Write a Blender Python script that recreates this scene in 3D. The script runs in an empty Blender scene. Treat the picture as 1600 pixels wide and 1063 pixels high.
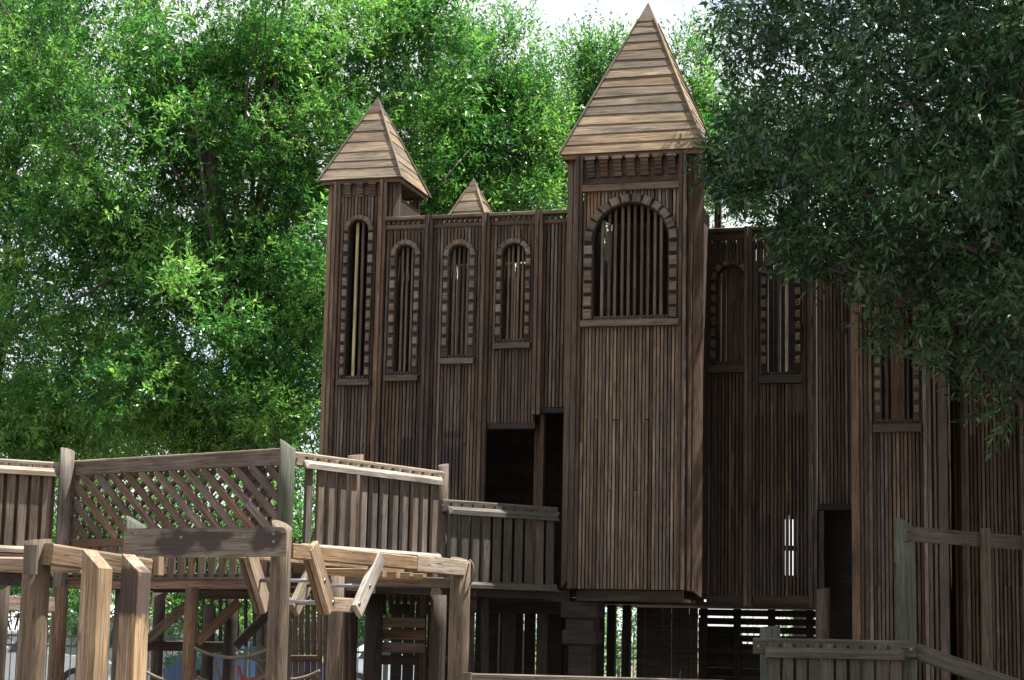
import bpy, math, random
import numpy as np
from mathutils import Vector, Matrix
random.seed(7); rng = np.random.default_rng(11)
S = bpy.context.scene; COL = S.collection

# ------------------------------------------------------------------ camera
FPX, PITCH, ROLL, YAW = 2980.0, math.radians(8.88), math.radians(1.22), math.radians(16)
Fv = np.array([0, math.cos(PITCH), math.sin(PITCH)]); U0 = np.array([0, -math.sin(PITCH), math.cos(PITCH)]); R0 = np.array([1., 0, 0])
_c, _s = math.cos(ROLL), math.sin(ROLL)
Rv, Uv = _c*R0+_s*U0, -_s*R0+_c*U0
CAM = np.array([0, 0, 1.6])
cd = bpy.data.cameras.new('camera'); cam = bpy.data.objects.new('camera', cd); COL.objects.link(cam)
cd.sensor_width = 36; cd.lens = FPX/1600*36; cd.clip_end = 3000
cam.matrix_world = Matrix(((Rv[0], Uv[0], -Fv[0], CAM[0]), (Rv[1], Uv[1], -Fv[1], CAM[1]), (Rv[2], Uv[2], -Fv[2], CAM[2]), (0, 0, 0, 1)))
S.camera = cam
# ------------------------------------------------------------------ light
SUN_AZ, SUN_EL = math.radians(8), math.radians(69)     # azimuth measured from +X
sd = Vector((math.cos(SUN_AZ)*math.cos(SUN_EL), math.sin(SUN_AZ)*math.cos(SUN_EL), math.sin(SUN_EL)))
sl = bpy.data.lights.new('sun', 'SUN'); sl.energy = 5.0; sl.angle = math.radians(.53); sl.color = (1, .95, .87)
so = bpy.data.objects.new('sun', sl); COL.objects.link(so); so.rotation_euler = sd.to_track_quat('Z', 'Y').to_euler()
W = bpy.data.worlds.new('World'); S.world = W; W.use_nodes = True
nt = W.node_tree; bg = nt.nodes['Background']
sky = nt.nodes.new('ShaderNodeTexSky'); sky.sky_type = 'NISHITA'; sky.sun_disc = False
sky.sun_elevation = SUN_EL; sky.sun_rotation = math.pi/2-SUN_AZ; sky.air_density = 1.; sky.dust_density = 1.
tc = nt.nodes.new('ShaderNodeTexCoord'); mp = nt.nodes.new('ShaderNodeMapping'); mp.inputs['Scale'].default_value = (1, 1, 2.2)
nz = nt.nodes.new('ShaderNodeTexNoise'); nz.inputs['Scale'].default_value = 3.2; nz.inputs['Detail'].default_value = 7; nz.inputs['Roughness'].default_value = .55
rp = nt.nodes.new('ShaderNodeValToRGB'); rp.color_ramp.elements[0].position = .28; rp.color_ramp.elements[1].position = .5
mx = nt.nodes.new('ShaderNodeMixRGB'); mx.inputs[2].default_value = (4.8, 4.9, 5.05, 1)
nt.links.new(tc.outputs['Generated'], mp.inputs[0]); nt.links.new(mp.outputs[0], nz.inputs['Vector']); nt.links.new(nz.outputs['Fac'], rp.inputs[0])
nt.links.new(rp.outputs[0], mx.inputs[0]); nt.links.new(sky.outputs[0], mx.inputs[1]); nt.links.new(mx.outputs[0], bg.inputs[0])
bg.inputs[1].default_value = .085
S.view_settings.view_transform = 'Standard'; S.view_settings.look = 'None'; S.view_settings.exposure = 1.6; S.view_settings.gamma = 1
S.view_settings.use_curve_mapping = False

# ------------------------------------------------------------------ pixel -> place helpers
CU = np.array([math.cos(YAW), -math.sin(YAW), 0]); CW = np.array([math.sin(YAW), math.cos(YAW), 0]); O = np.array([1.332, 21.241, 0])
def ray(x, y): return Fv+Rv*(x-800)/FPX+Uv*(531.5-y)/FPX
def at(x, y, Y): r = ray(x, y); return Vector(CAM+r*(Y/r[1]))
def pl(x, y, w): r = ray(x, y); t = (w-(CAM-O)@CW)/(r@CW); P = CAM+t*r; return float((P-O)@CU), float(P[2])
def loc(u, w, z): return Vector(O+CU*u+CW*w+np.array([0, 0, z]))

# ------------------------------------------------------------------ materials
def new_mat(name):
    m = bpy.data.materials.new(name); m.use_nodes = True; n = m.node_tree; b = n.nodes['Principled BSDF']; return m, n, b
def N(n, t, **k):
    x = n.nodes.new(t)
    for a, v in k.items():
        if a in x.inputs: x.inputs[a].default_value = v
        else: setattr(x, a, v)
    return x
def ramp(n, stops):
    r = n.nodes.new('ShaderNodeValToRGB'); e = r.color_ramp.elements
    while len(e) < len(stops): e.new(.5)
    for i, (p, c) in enumerate(stops): e[i].position = p; e[i].color = (*c, 1)
    return r
def wood(name, dark, mid, light, grey=.35, moss=0., rnd=.55, bump=.35, blobs=None, rough=.82):
    """grain runs along the local X axis; every object gets its own shade and grain offset"""
    m, n, b = new_mat(name); L = n.links.new
    t = N(n, 'ShaderNodeTexCoord'); oi = N(n, 'ShaderNodeObjectInfo')
    off = N(n, 'ShaderNodeVectorMath', operation='SCALE'); cmb = N(n, 'ShaderNodeCombineXYZ')
    L(oi.outputs['Random'], cmb.inputs[0]); L(oi.outputs['Random'], cmb.inputs[1]); L(oi.outputs['Random'], cmb.inputs[2])
    L(cmb.outputs[0], off.inputs[0]); off.inputs['Scale'].default_value = 57.
    add = N(n, 'ShaderNodeVectorMath', operation='ADD'); L(t.outputs['Object'], add.inputs[0]); L(off.outputs[0], add.inputs[1])
    mg = N(n, 'ShaderNodeMapping'); mg.inputs['Scale'].default_value = (1.6, 34, 34); L(add.outputs[0], mg.inputs[0])
    g = N(n, 'ShaderNodeTexNoise', Scale=1.6, Detail=5., Roughness=.62); g.inputs['Distortion'].default_value = .6; L(mg.outputs[0], g.inputs['Vector'])
    mb = N(n, 'ShaderNodeMapping'); mb.inputs['Scale'].default_value = (1, 2.5, 2.5); L(add.outputs[0], mb.inputs[0])
    big = N(n, 'ShaderNodeTexNoise', Scale=1.5, Detail=4., Roughness=.6); L(mb.outputs[0], big.inputs['Vector'])
    cr = ramp(n, [(.28, dark), (.52, mid), (.74, light)]); L(g.outputs['Fac'], cr.inputs[0])
    mk = N(n, 'ShaderNodeMapping'); mk.inputs['Scale'].default_value = (.9, 26, 26); L(add.outputs[0], mk.inputs[0])
    ck = N(n, 'ShaderNodeTexNoise', Scale=1.3, Detail=2.); L(mk.outputs[0], ck.inputs['Vector'])
    cs = N(n, 'ShaderNodeMath', operation='SUBTRACT'); cs.inputs[1].default_value = .5; L(ck.outputs['Fac'], cs.inputs[0])
    ca = N(n, 'ShaderNodeMath', operation='ABSOLUTE'); L(cs.outputs[0], ca.inputs[0])
    cm = N(n, 'ShaderNodeMapRange'); cm.inputs[1].default_value = .004; cm.inputs[2].default_value = .022; cm.inputs[3].default_value = .42; cm.inputs[4].default_value = 1.; L(ca.outputs[0], cm.inputs[0])
    # shade per object and stain by the large noise
    hs = N(n, 'ShaderNodeHueSaturation'); L(cr.outputs[0], hs.inputs['Color'])
    v1 = N(n, 'ShaderNodeMapRange'); v1.inputs[3].default_value = 1-rnd*.62; v1.inputs[4].default_value = 1+rnd*.62; L(oi.outputs['Random'], v1.inputs[0])
    v2 = N(n, 'ShaderNodeMapRange'); v2.inputs[1].default_value = .3; v2.inputs[2].default_value = .7; v2.inputs[3].default_value = .62; v2.inputs[4].default_value = 1.3; L(big.outputs['Fac'], v2.inputs[0])
    mu = N(n, 'ShaderNodeMath', operation='MULTIPLY'); L(v1.outputs[0], mu.inputs[0]); L(v2.outputs[0], mu.inputs[1]); mc = N(n, 'ShaderNodeMath', operation='MULTIPLY'); L(mu.outputs[0], mc.inputs[0]); L(cm.outputs[0], mc.inputs[1]); L(mc.outputs[0], hs.inputs['Value'])
    fr = N(n, 'ShaderNodeMath', operation='FRACT'); m7 = N(n, 'ShaderNodeMath', operation='MULTIPLY'); m7.inputs[1].default_value = 7.31
    L(oi.outputs['Random'], m7.inputs[0]); L(m7.outputs[0], fr.inputs[0])
    sat = N(n, 'ShaderNodeMapRange'); sat.inputs[3].default_value = 1-grey; sat.inputs[4].default_value = 1+grey*.7; L(fr.outputs[0], sat.inputs[0]); L(sat.outputs[0], hs.inputs['Saturation'])
    col = hs.outputs[0]
    if moss > 0:
        mm = N(n, 'ShaderNodeMixRGB'); mm.inputs[2].default_value = (.055, .075, .035, 1)
        n2 = N(n, 'ShaderNodeTexNoise', Scale=5., Detail=5.); L(add.outputs[0], n2.inputs['Vector'])
        mr = N(n, 'ShaderNodeMapRange'); mr.inputs[1].default_value = .42; mr.inputs[2].default_value = .68; mr.inputs[4].default_value = moss; L(n2.outputs['Fac'], mr.inputs[0])
        L(mr.outputs[0], mm.inputs[0]); L(col, mm.inputs[1]); col = mm.outputs[0]
    if blobs:                                       # dark paint daubed over old scribbles
        nb = N(n, 'ShaderNodeTexNoise', Scale=9., Detail=3.); L(t.outputs['Object'], nb.inputs['Vector'])
        acc = None
        for (cx, cz, rx, rz) in blobs:
            sp = N(n, 'ShaderNodeVectorMath', operation='SUBTRACT'); sp.inputs[1].default_value = (cx, 0, cz); L(t.outputs['Object'], sp.inputs[0])
            sc = N(n, 'ShaderNodeVectorMath', operation='MULTIPLY'); sc.inputs[1].default_value = (1/rx, 0, 1/rz); L(sp.outputs[0], sc.inputs[0])
            ln = N(n, 'ShaderNodeVectorMath', operation='LENGTH'); L(sc.outputs[0], ln.inputs[0])
            if acc is None: acc = ln.outputs['Value']
            else:
                mi = N(n, 'ShaderNodeMath', operation='MINIMUM'); L(acc, mi.inputs[0]); L(ln.outputs['Value'], mi.inputs[1]); acc = mi.outputs[0]
        ad = N(n, 'ShaderNodeMath', operation='MULTIPLY_ADD'); L(nb.outputs['Fac'], ad.inputs[0]); ad.inputs[1].default_value = 1.5; L(acc, ad.inputs[2])
        mr = N(n, 'ShaderNodeMapRange'); mr.inputs[1].default_value = 1.45; mr.inputs[2].default_value = 1.8; mr.inputs[3].default_value = .9; mr.inputs[4].default_value = 0; L(ad.outputs[0], mr.inputs[0])
        mm = N(n, 'ShaderNodeMixRGB'); mm.inputs[2].default_value = (.045, .034, .034, 1); L(mr.outputs[0], mm.inputs[0]); L(col, mm.inputs[1]); col = mm.outputs[0]
    L(col, b.inputs['Base Color']); b.inputs['Roughness'].default_value = rough; b.inputs['Specular IOR Level'].default_value = .3
    bp = N(n, 'ShaderNodeBump', Strength=bump, Distance=.006); L(g.outputs['Fac'], bp.inputs['Height']); L(bp.outputs[0], b.inputs['Normal'])
    return m
M = {}
M['castle'] = wood('castle_wood', (.04, .0275, .021), (.09, .062, .046), (.152, .105, .074))
M['castle_tan'] = wood('castle_tan_wood', (.056, .04, .03), (.124, .089, .064), (.205, .148, .102), rnd=.6)
M['castle_bounce'] = wood('bounce_lit_slat_wood', (.085, .058, .04), (.183, .128, .088), (.29, .208, .143), rnd=.42, grey=.35)  # lighter slat tone: bounced light on the main tower put into the colour
M['stone'] = wood('block_wood', (.075, .058, .046), (.15, .116, .09), (.23, .178, .136), rnd=.4)
M['roof'] = wood('roof_wood', (.075, .055, .036), (.168, .125, .081), (.265, .2, .13), rnd=.5, grey=.3, bump=.5)
M['rail'] = wood('rail_wood', (.058, .045, .036), (.122, .096, .076), (.205, .166, .132), rnd=.4)
M['railtop'] = wood('bleached_sunlit_wood', (.14, .114, .09), (.28, .235, .19), (.42, .36, .295), rnd=.3, grey=.4)  # bleached wood, paled further so the colour carries sun on the caps
M['deck'] = wood('deck_wood', (.06, .041, .031), (.12, .082, .06), (.19, .133, .096), rnd=.4)
M['tan'] = wood('tan_wood', (.13, .085, .052), (.26, .182, .115), (.37, .275, .18), rnd=.3, grey=.25)
M['pole'] = wood('pole_wood', (.065, .048, .034), (.135, .1, .071), (.215, .165, .118), rnd=.25)
M['moss'] = wood('mossy_wood', (.04, .032, .026), (.082, .066, .053), (.135, .11, .087), moss=.3, rnd=.35)
M['greenpole'] = wood('greenish_pole', (.038, .042, .033), (.075, .08, .063), (.12, .124, .097), moss=.45, rnd=.2)
M['inner'] = wood('shade_dark_wood', (.02, .0155, .013), (.042, .031, .025), (.07, .052, .041))  # dark tone: shade indoors and under the decks put into the colour
M['pale'] = wood('pale_wood', (.25, .22, .13), (.42, .37, .23), (.55, .5, .34), rnd=.2)
M['board_daub'] = wood('daubed_board', (.085, .064, .045), (.16, .121, .087), (.24, .19, .138), rnd=.1, blobs=[(.4, -.0, .17, .11), (.64, .045, .2, .045), (.66, -.02, .1, .1), (1.1, .01, .15, .1)])
M['post_daub'] = wood('daubed_post', (.17, .11, .065), (.33, .23, .14), (.46, .345, .22), rnd=.1, blobs=[(1.82, 0, .17, .5)])
M['slat_daub'] = wood('daubed_slat', (.04, .0275, .021), (.09, .062, .046), (.152, .105, .074), blobs=[(1.42, 0, .3, 9), (1.78, 0, .06, 9)])
M['slat_daub2'] = wood('daubed_slat_b', (.04, .0275, .021), (.09, .062, .046), (.152, .105, .074), blobs=[(1.62, 0, .18, 9)])
def plain(name, c, rough=.6, metal=0., noise=.25, scale=6.):
    m, n, b = new_mat(name); L = n.links.new
    t = N(n, 'ShaderNodeTexCoord'); g = N(n, 'ShaderNodeTexNoise', Scale=scale, Detail=6.); L(t.outputs['Object'], g.inputs['Vector'])
    r = ramp(n, [(.3, tuple(x*(1-noise) for x in c)), (.7, tuple(min(1, x*(1+noise)) for x in c))]); L(g.outputs['Fac'], r.inputs[0]); L(r.outputs[0], b.inputs['Base Color'])
    b.inputs['Roughness'].default_value = rough; b.inputs['Metallic'].default_value = metal
    return m
M['tube'] = plain('steel_tube', (.3, .31, .34), .35, 1., .1)
M['bolt'] = plain('bolt_steel', (.2, .19, .18), .5, .8)
M['rope'] = plain('rope', (.12, .1, .08), .9)
M['redrope'] = plain('red_rope', (.25, .05, .04), .8)
M['fence'] = plain('fence_paint', (.05, .065, .08), .45)
M['bark'] = plain('bark', (.05, .041, .034), .95, 0, .5, 9.)
M['barkdark'] = plain('dark_bark', (.06, .05, .042), .95, 0, .5, 9.)
M['ground'] = plain('mulch_ground', (.13, .1, .07), .95, 0, .35, 3.)
M['asphalt'] = plain('pale_asphalt', (.28, .28, .28), .9, 0, .15, 2.)
M['white'] = plain('white_paint', (.75, .75, .74), .5, 0, .06)
M['roofgrey'] = plain('pale_grey_roof', (.5, .51, .55), .7, 0, .1)
M['wallsalmon'] = plain('salmon_wall', (.62, .45, .38), .8, 0, .08)
M['carblue'] = plain('blue_car_paint', (.06, .11, .24), .25, 0, .03)
M['carwhite'] = plain('white_car_paint', (.7, .72, .75), .25, 0, .02)
M['carred'] = plain('red_car_paint', (.35, .03, .03), .25, 0, .02)
M['glass'] = plain('car_glass', (.03, .04, .05), .08, 0, .02)
M['rubber'] = plain('rubber', (.02, .02, .02), .8)
M['palm'] = plain('palm_bark', (.3, .21, .16), .95, 0, .5, 14.)
def leafmat(name, c0, c1, c2, trans, gl=.42):
    m, n, b = new_mat(name); L = n.links.new; out = n.nodes['Material Output']
    at_ = N(n, 'ShaderNodeAttribute', attribute_name='tint')
    r = ramp(n, [(0, c0), (.5, c1), (1, c2)]); L(at_.outputs['Fac'], r.inputs[0])
    L(r.outputs[0], b.inputs['Base Color']); b.inputs['Roughness'].default_value = gl; b.inputs['Specular IOR Level'].default_value = .5
    tr = N(n, 'ShaderNodeBsdfTranslucent'); hs = N(n, 'ShaderNodeHueSaturation', Saturation=1.1, Value=1.55); hs.inputs['Hue'].default_value = .493
    L(r.outputs[0], hs.inputs['Color']); L(hs.outputs[0], tr.inputs[0])
    ms = N(n, 'ShaderNodeMixShader'); ms.inputs[0].default_value = trans
    L(b.outputs[0], ms.inputs[1]); L(tr.outputs[0], ms.inputs[2]); L(ms.outputs[0], out.inputs[0])
    return m
M['leaf'] = leafmat('tree_leaf', (.02, .085, .022), (.062, .182, .04), (.185, .36, .085), .45, .33)
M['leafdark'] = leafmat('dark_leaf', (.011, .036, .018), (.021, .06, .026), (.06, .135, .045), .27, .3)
M['leaffar'] = leafmat('far_leaf', (.03, .1, .025), (.06, .17, .04), (.12, .25, .06), .4, .5)

# ------------------------------------------------------------------ object helpers
def link(o, parent=None):
    COL.objects.link(o)
    if parent is not None: o.parent = parent
    return o
def tag(o, label, cat, group=None, kind=None):
    o['label'] = label
    if cat: o['category'] = cat
    if group: o['group'] = group
    if kind: o['kind'] = kind
    return o
def thing(name, label, cat, loc_=(0, 0, 0), rz=0., group=None):
    o = bpy.data.objects.new(name, None); link(o); o.location = loc_; o.rotation_euler = (0, 0, rz); o.empty_display_size = .2
    return tag(o, label, cat, group)
class MB:
    def __init__(s): s.v = []; s.f = []
    def add(s, v, f):
        k = len(s.v); s.v += [tuple(p) for p in v]; s.f += [tuple(i+k for i in q) for q in f]; return s
    def box(s, a, b):
        x0, y0, z0 = a; x1, y1, z1 = b
        return s.add([(x0, y0, z0), (x1, y0, z0), (x1, y1, z0), (x0, y1, z0), (x0, y0, z1), (x1, y0, z1), (x1, y1, z1), (x0, y1, z1)],
                     [(0, 3, 2, 1), (4, 5, 6, 7), (0, 1, 5, 4), (1, 2, 6, 5), (2, 3, 7, 6), (3, 0, 4, 7)])
    def prism(s, poly, axis, a, b):
        """poly in the two other axes, extruded along axis from a to b"""
        n = len(poly)
        def pt(p, t): return (t, p[0], p[1]) if axis == 0 else (p[0], t, p[1]) if axis == 1 else (p[0], p[1], t)
        v = [pt(p, a) for p in poly]+[pt(p, b) for p in poly]
        return s.add(v, [tuple(range(n))[::-1], tuple(range(n, 2*n))]+[(i, (i+1) % n, n+(i+1) % n, n+i) for i in range(n)])
    def tube(s, pts, rad, seg=8, cap=True):
        pts = [Vector(p) for p in pts]; rings = []
        if not hasattr(rad, '__len__'): rad = [rad]*len(pts)
        k = len(s.v); side = None
        for i, p in enumerate(pts):
            d = (pts[min(i+1, len(pts)-1)]-pts[max(i-1, 0)]).normalized()
            if side is None: side = d.orthogonal().normalized()
            side = (side-d*side.dot(d)).normalized(); up = d.cross(side)
            s.v += [tuple(p+(side*math.cos(2*math.pi*j/seg)+up*math.sin(2*math.pi*j/seg))*rad[i]) for j in range(seg)]
        for i in range(len(pts)-1):
            for j in range(seg):
                a = k+i*seg+j; b = k+i*seg+(j+1) % seg; s.f.append((a, b, b+seg, a+seg))
        if cap:
            s.f.append(tuple(range(k, k+seg))[::-1]); e = k+(len(pts)-1)*seg; s.f.append(tuple(range(e, e+seg)))
        return s
    def mesh(s, name, mat, smooth=False):
        me = bpy.data.meshes.new(name); me.from_pydata(s.v, [], s.f); me.update(); me.materials.append(mat)
        if smooth: me.polygons.foreach_set('use_smooth', [True]*len(me.polygons))
        return me
    def build(s, name, mat, parent=None, smooth=False):
        return link(bpy.data.objects.new(name, s.mesh(name, mat, smooth)), parent)
_cache = {}
def board_mesh(Ln, w, t, mat, ch, c0=0., c1=0.):
    """length on X from 0, width on Z, thickness on Y, edges chamfered; c0/c1 shift the upper edge of each end (slanted cuts)"""
    key = (round(Ln, 3), round(w, 4), round(t, 4), mat, ch, round(c0, 3), round(c1, 3))
    if key not in _cache:
        a, b = w/2, t/2; c = min(ch, a*.6, b*.6)
        prof = [(-b+c, -a), (b-c, -a), (b, -a+c), (b, a-c), (b-c, a), (-b+c, a), (-b, a-c), (-b, -a+c)]
        v = []
        for x, cc in ((0, c0), (Ln, c1)):
            for (py, pz) in prof: v.append((x+cc*(pz/w+.5), py, pz))
        f = [tuple(range(8)), tuple(range(15, 7, -1))]+[(i+8, (i+1) % 8+8, (i+1) % 8, i) for i in range(8)]
        me = bpy.data.meshes.new('board'); me.from_pydata(v, [], f); me.update(); me.materials.append(M[mat]); _cache[key] = me
    return _cache[key]
def board(parent, name, p0, p1, w, t, face, mat='castle', ch=.004, c0=0., c1=0., jit=0.):
    """a plank from p0 to p1; `face` is the direction its broad side (w wide) looks at; t thick"""
    p0 = Vector(p0); p1 = Vector(p1); d = p1-p0; Ln = d.length; x = d/Ln; y = Vector(face); y = (y-x*y.dot(x)).normalized(); z = x.cross(y)
    o = bpy.data.objects.new(name, board_mesh(Ln, w, t, mat, ch, c0, c1)); link(o, parent)
    if jit: y = (y+z*random.uniform(-jit, jit)).normalized(); z = x.cross(y)
    o.matrix_local = Matrix(((x.x, y.x, z.x, p0.x), (x.y, y.y, z.y, p0.y), (x.z, y.z, z.z, p0.z), (0, 0, 0, 1)))
    return o
def pole(parent, name, base, h, r, mat='pole', slant=.6, az=0., lean=(0, 0), seg=18):
    """a round post whose top is sawn off slantwise, its grain along X"""
    mb = MB(); n = 7; k = 0
    for i in range(n):
        x = h*i/(n-1); rr = r*(1+.02*math.sin(i*2.1+h*5))
        for j in range(seg):
            a = 2*math.pi*j/seg; dx = 0
            if i == n-1: dx = slant*r*(math.cos(a-az)-1)
            mb.v.append((x+dx, rr*math.cos(a), rr*math.sin(a)))
    for i in range(n-1):
        for j in range(seg): a = i*seg+j; b = i*seg+(j+1) % seg; mb.f.append((a, b, b+seg, a+seg))
    mb.f.append(tuple(range(seg))[::-1]); mb.f.append(tuple(range((n-1)*seg, n*seg)))
    me = mb.mesh(name, M[mat], True); me.polygons[-1].use_smooth = False
    o = link(bpy.data.objects.new(name, me), parent); x = Vector((lean[0], lean[1], 1)).normalized(); y = Vector((1, 0, 0)); y = (y-x*y.dot(x)).normalized(); z = x.cross(y); b = Vector(base)
    o.matrix_local = Matrix(((x.x, y.x, z.x, b.x), (x.y, y.y, z.y, b.y), (x.z, y.z, z.z, b.z), (0, 0, 0, 1)))
    return o

# ------------------------------------------------------------------ setting
g = MB().add([(-900, -60, 0), (900, -60, 0), (900, 1500, 0), (-900, 1500, 0)], [(0, 1, 2, 3)]).build('ground', M['ground']); g['kind'] = 'structure'
g = MB().add([(-300, 44, .004), (300, 44, .004), (300, 62, .004), (-300, 62, .004)], [(0, 1, 2, 3)]).build('parking_road', M['asphalt']); g['kind'] = 'structure'

# ------------------------------------------------------------------ the castle (local x along the facade, y into it)
castle = thing('wooden_castle', 'tall dark brown wooden play castle with pointed plank roofs and barred arched windows', 'castle', tuple(O), -YAW)
PITCH_S, SLW, SLD = .042, .0305, .089
FRONT = Vector((0, -1, 0))
def panel(name, a, b, z0, z1, holes=(), rails=True, mat='castle', tanmix=.25, zb=None, gap_p=.0, parent=None, daub=(), narrow=None):
    """a wall panel from a to b (plan points, left to right seen from outside): cross rails + upright slats set on edge"""
    a = Vector((a[0], a[1], 0)); b = Vector((b[0], b[1], 0)); d = (b-a); Ln = d.length; d /= Ln; nrm = Vector((d.y, -d.x, 0)); back = -nrm
    boxes = []
    if rails:
        zs = [z1-.06, z0+.06]+[z for z in (z0+(z1-z0)*k/4 for k in (1, 2, 3))]
        for z in zs:
            segs = [(0, Ln)]
            for h in holes:
                if h[2]-.05 < z < h[3]+.05:
                    segs = [s for q in segs for s in ((q[0], min(q[1], h[0]-.02)), (max(q[0], h[1]+.02), q[1])) if s[1]-s[0] > .03]
            for (s0, s1) in segs:
                c = [a+d*s0+back*(SLD+.001), a+d*s1+back*(SLD+.001), a+d*s1+back*(SLD+.039), a+d*s0+back*(SLD+.039)]
                boxes.append([(*p.xy, z-.045) for p in c]+[(*p.xy, z+.045) for p in c])
    BF = [(0, 3, 2, 1), (4, 5, 6, 7), (0, 1, 5, 4), (1, 2, 6, 5), (2, 3, 7, 6), (3, 0, 4, 7)]
    pn = MB().add(boxes[0], BF).build(name, M['inner'], parent or castle)
    for v in boxes[1:]: MB().add(v, BF).build('cross_rail', M['inner'], pn)
    n = max(1, int(round(Ln/PITCH_S)))
    for i in range(n):
        s = (i+.5)*Ln/n+random.uniform(-.0012, .0012)
        spans = [(z0+random.uniform(-.004, .004), z1)]
        for (h0, h1, hz0, hz1, rad) in holes:
            if h0 < s < h1:
                ztop = hz1
                if rad: mid = (h0+h1)/2; q = rad*rad-(s-mid)**2; ztop = hz1-rad+math.sqrt(max(0, q))
                spans = [t for sp in spans for t in ((sp[0], min(sp[1], hz0)), (max(sp[0], ztop), sp[1])) if t[1]-t[0] > .02]
        if random.random() < gap_p: continue
        for (q0, q1) in spans:
            # now and then a slat is pieced together from two lengths
            cut = [q0, q1]
            dm_ = next((q for q in daub if q[0] < s < q[1] and q0 < q[2] < q1), None)
            if q1-q0 > 2.2 and random.random() < .3 and not dm_: cut = [q0, q0+(q1-q0)*random.choice((.36, .62)), q1]
            for j in range(len(cut)-1):
                p = a+d*s+back*(SLD/2+random.uniform(-.004, .004)); m_ = dm_[3] if dm_ else ('castle_bounce' if tanmix > .6 else 'castle_tan') if random.random() < tanmix else mat
                sw = SLW*random.choice((.94, 1., 1., 1.04)); tl_ = random.uniform(-.0025, .0025)
                if narrow and narrow[0] < s < narrow[1]: sw = SLW*.66
                board(pn, 'slat', (p.x, p.y, round(cut[j]+(.002 if j else 0), 2)), (p.x+d.x*tl_, p.y+d.y*tl_, round(cut[j+1], 2)), SLD, round(sw, 4), d, m_, .003)
    return pn
def window(u, w, zs, zt, ow, ring, stone, bars, nst, wide=None, sillh=.075, pitch=.136, hs=.095, extra=.0, gang=None):
    """arched window: ring board, raised blocks, sill, bars. u centre, zs sill top, zt inner top, ow opening width"""
    r = ow/2; zc = zt-r; yo = w-.022; yi = w+.1
    mb = MB(); K = 18; inn = []; out = []
    R2 = r+ring
    for k in range(K+1):
        a = math.pi*k/K; inn.append((u+r*math.cos(a), zc+r*math.sin(a))); out.append((u+R2*math.cos(a), zc+R2*math.sin(a)))
    inn = [(u+r, zs)]+inn+[(u-r, zs)]; out = [(u+R2, zs)]+out+[(u-R2, zs)]
    n = len(inn); v = [(x, yo, z) for x, z in inn]+[(x, yo, z) for x, z in out]+[(x, yi, z) for x, z in inn]+[(x, yi, z) for x, z in out]
    f = []
    for k in range(n-1):
        f += [(k, k+1, n+k+1, n+k), (k, 2*n+k, 2*n+k+1, k+1), (n+k, n+k+1, 3*n+k+1, 3*n+k), (2*n+k, 3*n+k, 3*n+k+1, 2*n+k+1)]
    f += [(0, n, 3*n, 2*n), (n-1, 3*n-1, 4*n-1, 2*n-1)]
    ws = mb.add(v, f).build('window_surround', M['inner'], castle)
    # raised blocks, shared mesh: local x radial, z tangential
    key = ('block', round(stone, 3), round(hs, 3))
    if key not in _cache:
        a, b, e = stone/2, hs/2, .006; q = .012
        bm = MB().add([(-a, 0, -b), (a, 0, -b), (a, 0, b), (-a, 0, b), (-a+.003, -.034+q*.4, -b+.003), (a-.003, -.034+q*.4, -b+.003), (a-.003, -.034+q*.4, b-.003), (-a+.003, -.034+q*.4, b-.003),
                       (-a+q, -.036, -b+q), (a-q, -.036, -b+q), (a-q, -.036, b-q), (-a+q, -.036, b-q)],
                      [(0, 1, 5, 4), (1, 2, 6, 5), (2, 3, 7, 6), (3, 0, 4, 7), (4, 5, 9, 8), (5, 6, 10, 9), (6, 7, 11, 10), (7, 4, 8, 11), (8, 9, 10, 11), (0, 3, 2, 1)])
        _cache[key] = bm.mesh('block', M['stone'])
    def blk(x, z, ang):
        o = link(bpy.data.objects.new('block', _cache[key]), ws); o.scale = (random.uniform(.9, 1.06), random.uniform(.85, 1.1), random.uniform(.9, 1.06)); o.location = (x, yo, z); o.rotation_euler = (random.uniform(-.03, .03), -ang+random.uniform(-.04, .04), random.uniform(-.03, .03))
    rc = r+ring*.52+.004
    for k in range(nst):
        a = math.pi*(k+.5)/nst; blk(u+rc*math.cos(a), zc+rc*math.sin(a), a)
    z = zc-pitch*.62
    while z > zs+hs*.4:
        for sgn in (-1, 1): blk(u+sgn*rc, z, 0)
        z -= pitch
    # sill with a sloping top, dentils above it
    hw = R2+.02; sm = MB().prism([(-.085, zs-.015-sillh), (.03, zs-.02-sillh), (.03, zs+.0), (-.085, zs-.035)], 0, -hw, hw)
    so_ = sm.build('sill', M['rail'] if not gang else M['moss'], ws); so_.location = (u, w, 0)
    dm = MB(); nd = int(ow/.034)
    for k in range(nd):
        x = u-r+(k+.5)*ow/nd; dm.box((x-.011, w-.012, zs+.001), (x+.011, w+.02, zs+.026))
    dm.box((u-r, w+.0205, zs+.001), (u+r, w+.06, zs+.03)); dm.build('dentil_strip', M['castle'], ws)
    for (bx, bw, mt) in bars:
        zz = zt-r+math.sqrt(max(.0004, r*r-min(abs(bx), r*.98)**2))
        board(ws, 'bar', (u+bx, w+.055+random.uniform(-.006, .006), zs+.025), (u+bx+random.uniform(-.006, .006), w+.055, zz+.015), .03 if bw < .06 else .024, bw, (1, 0, 0), mt)
    return ws
def hole(u, zs, zt, ow, a_u, ring=.03):
    r = ow/2+ring; return (u-r-a_u, u+r-a_u, zs, zt+ring, r)
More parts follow.
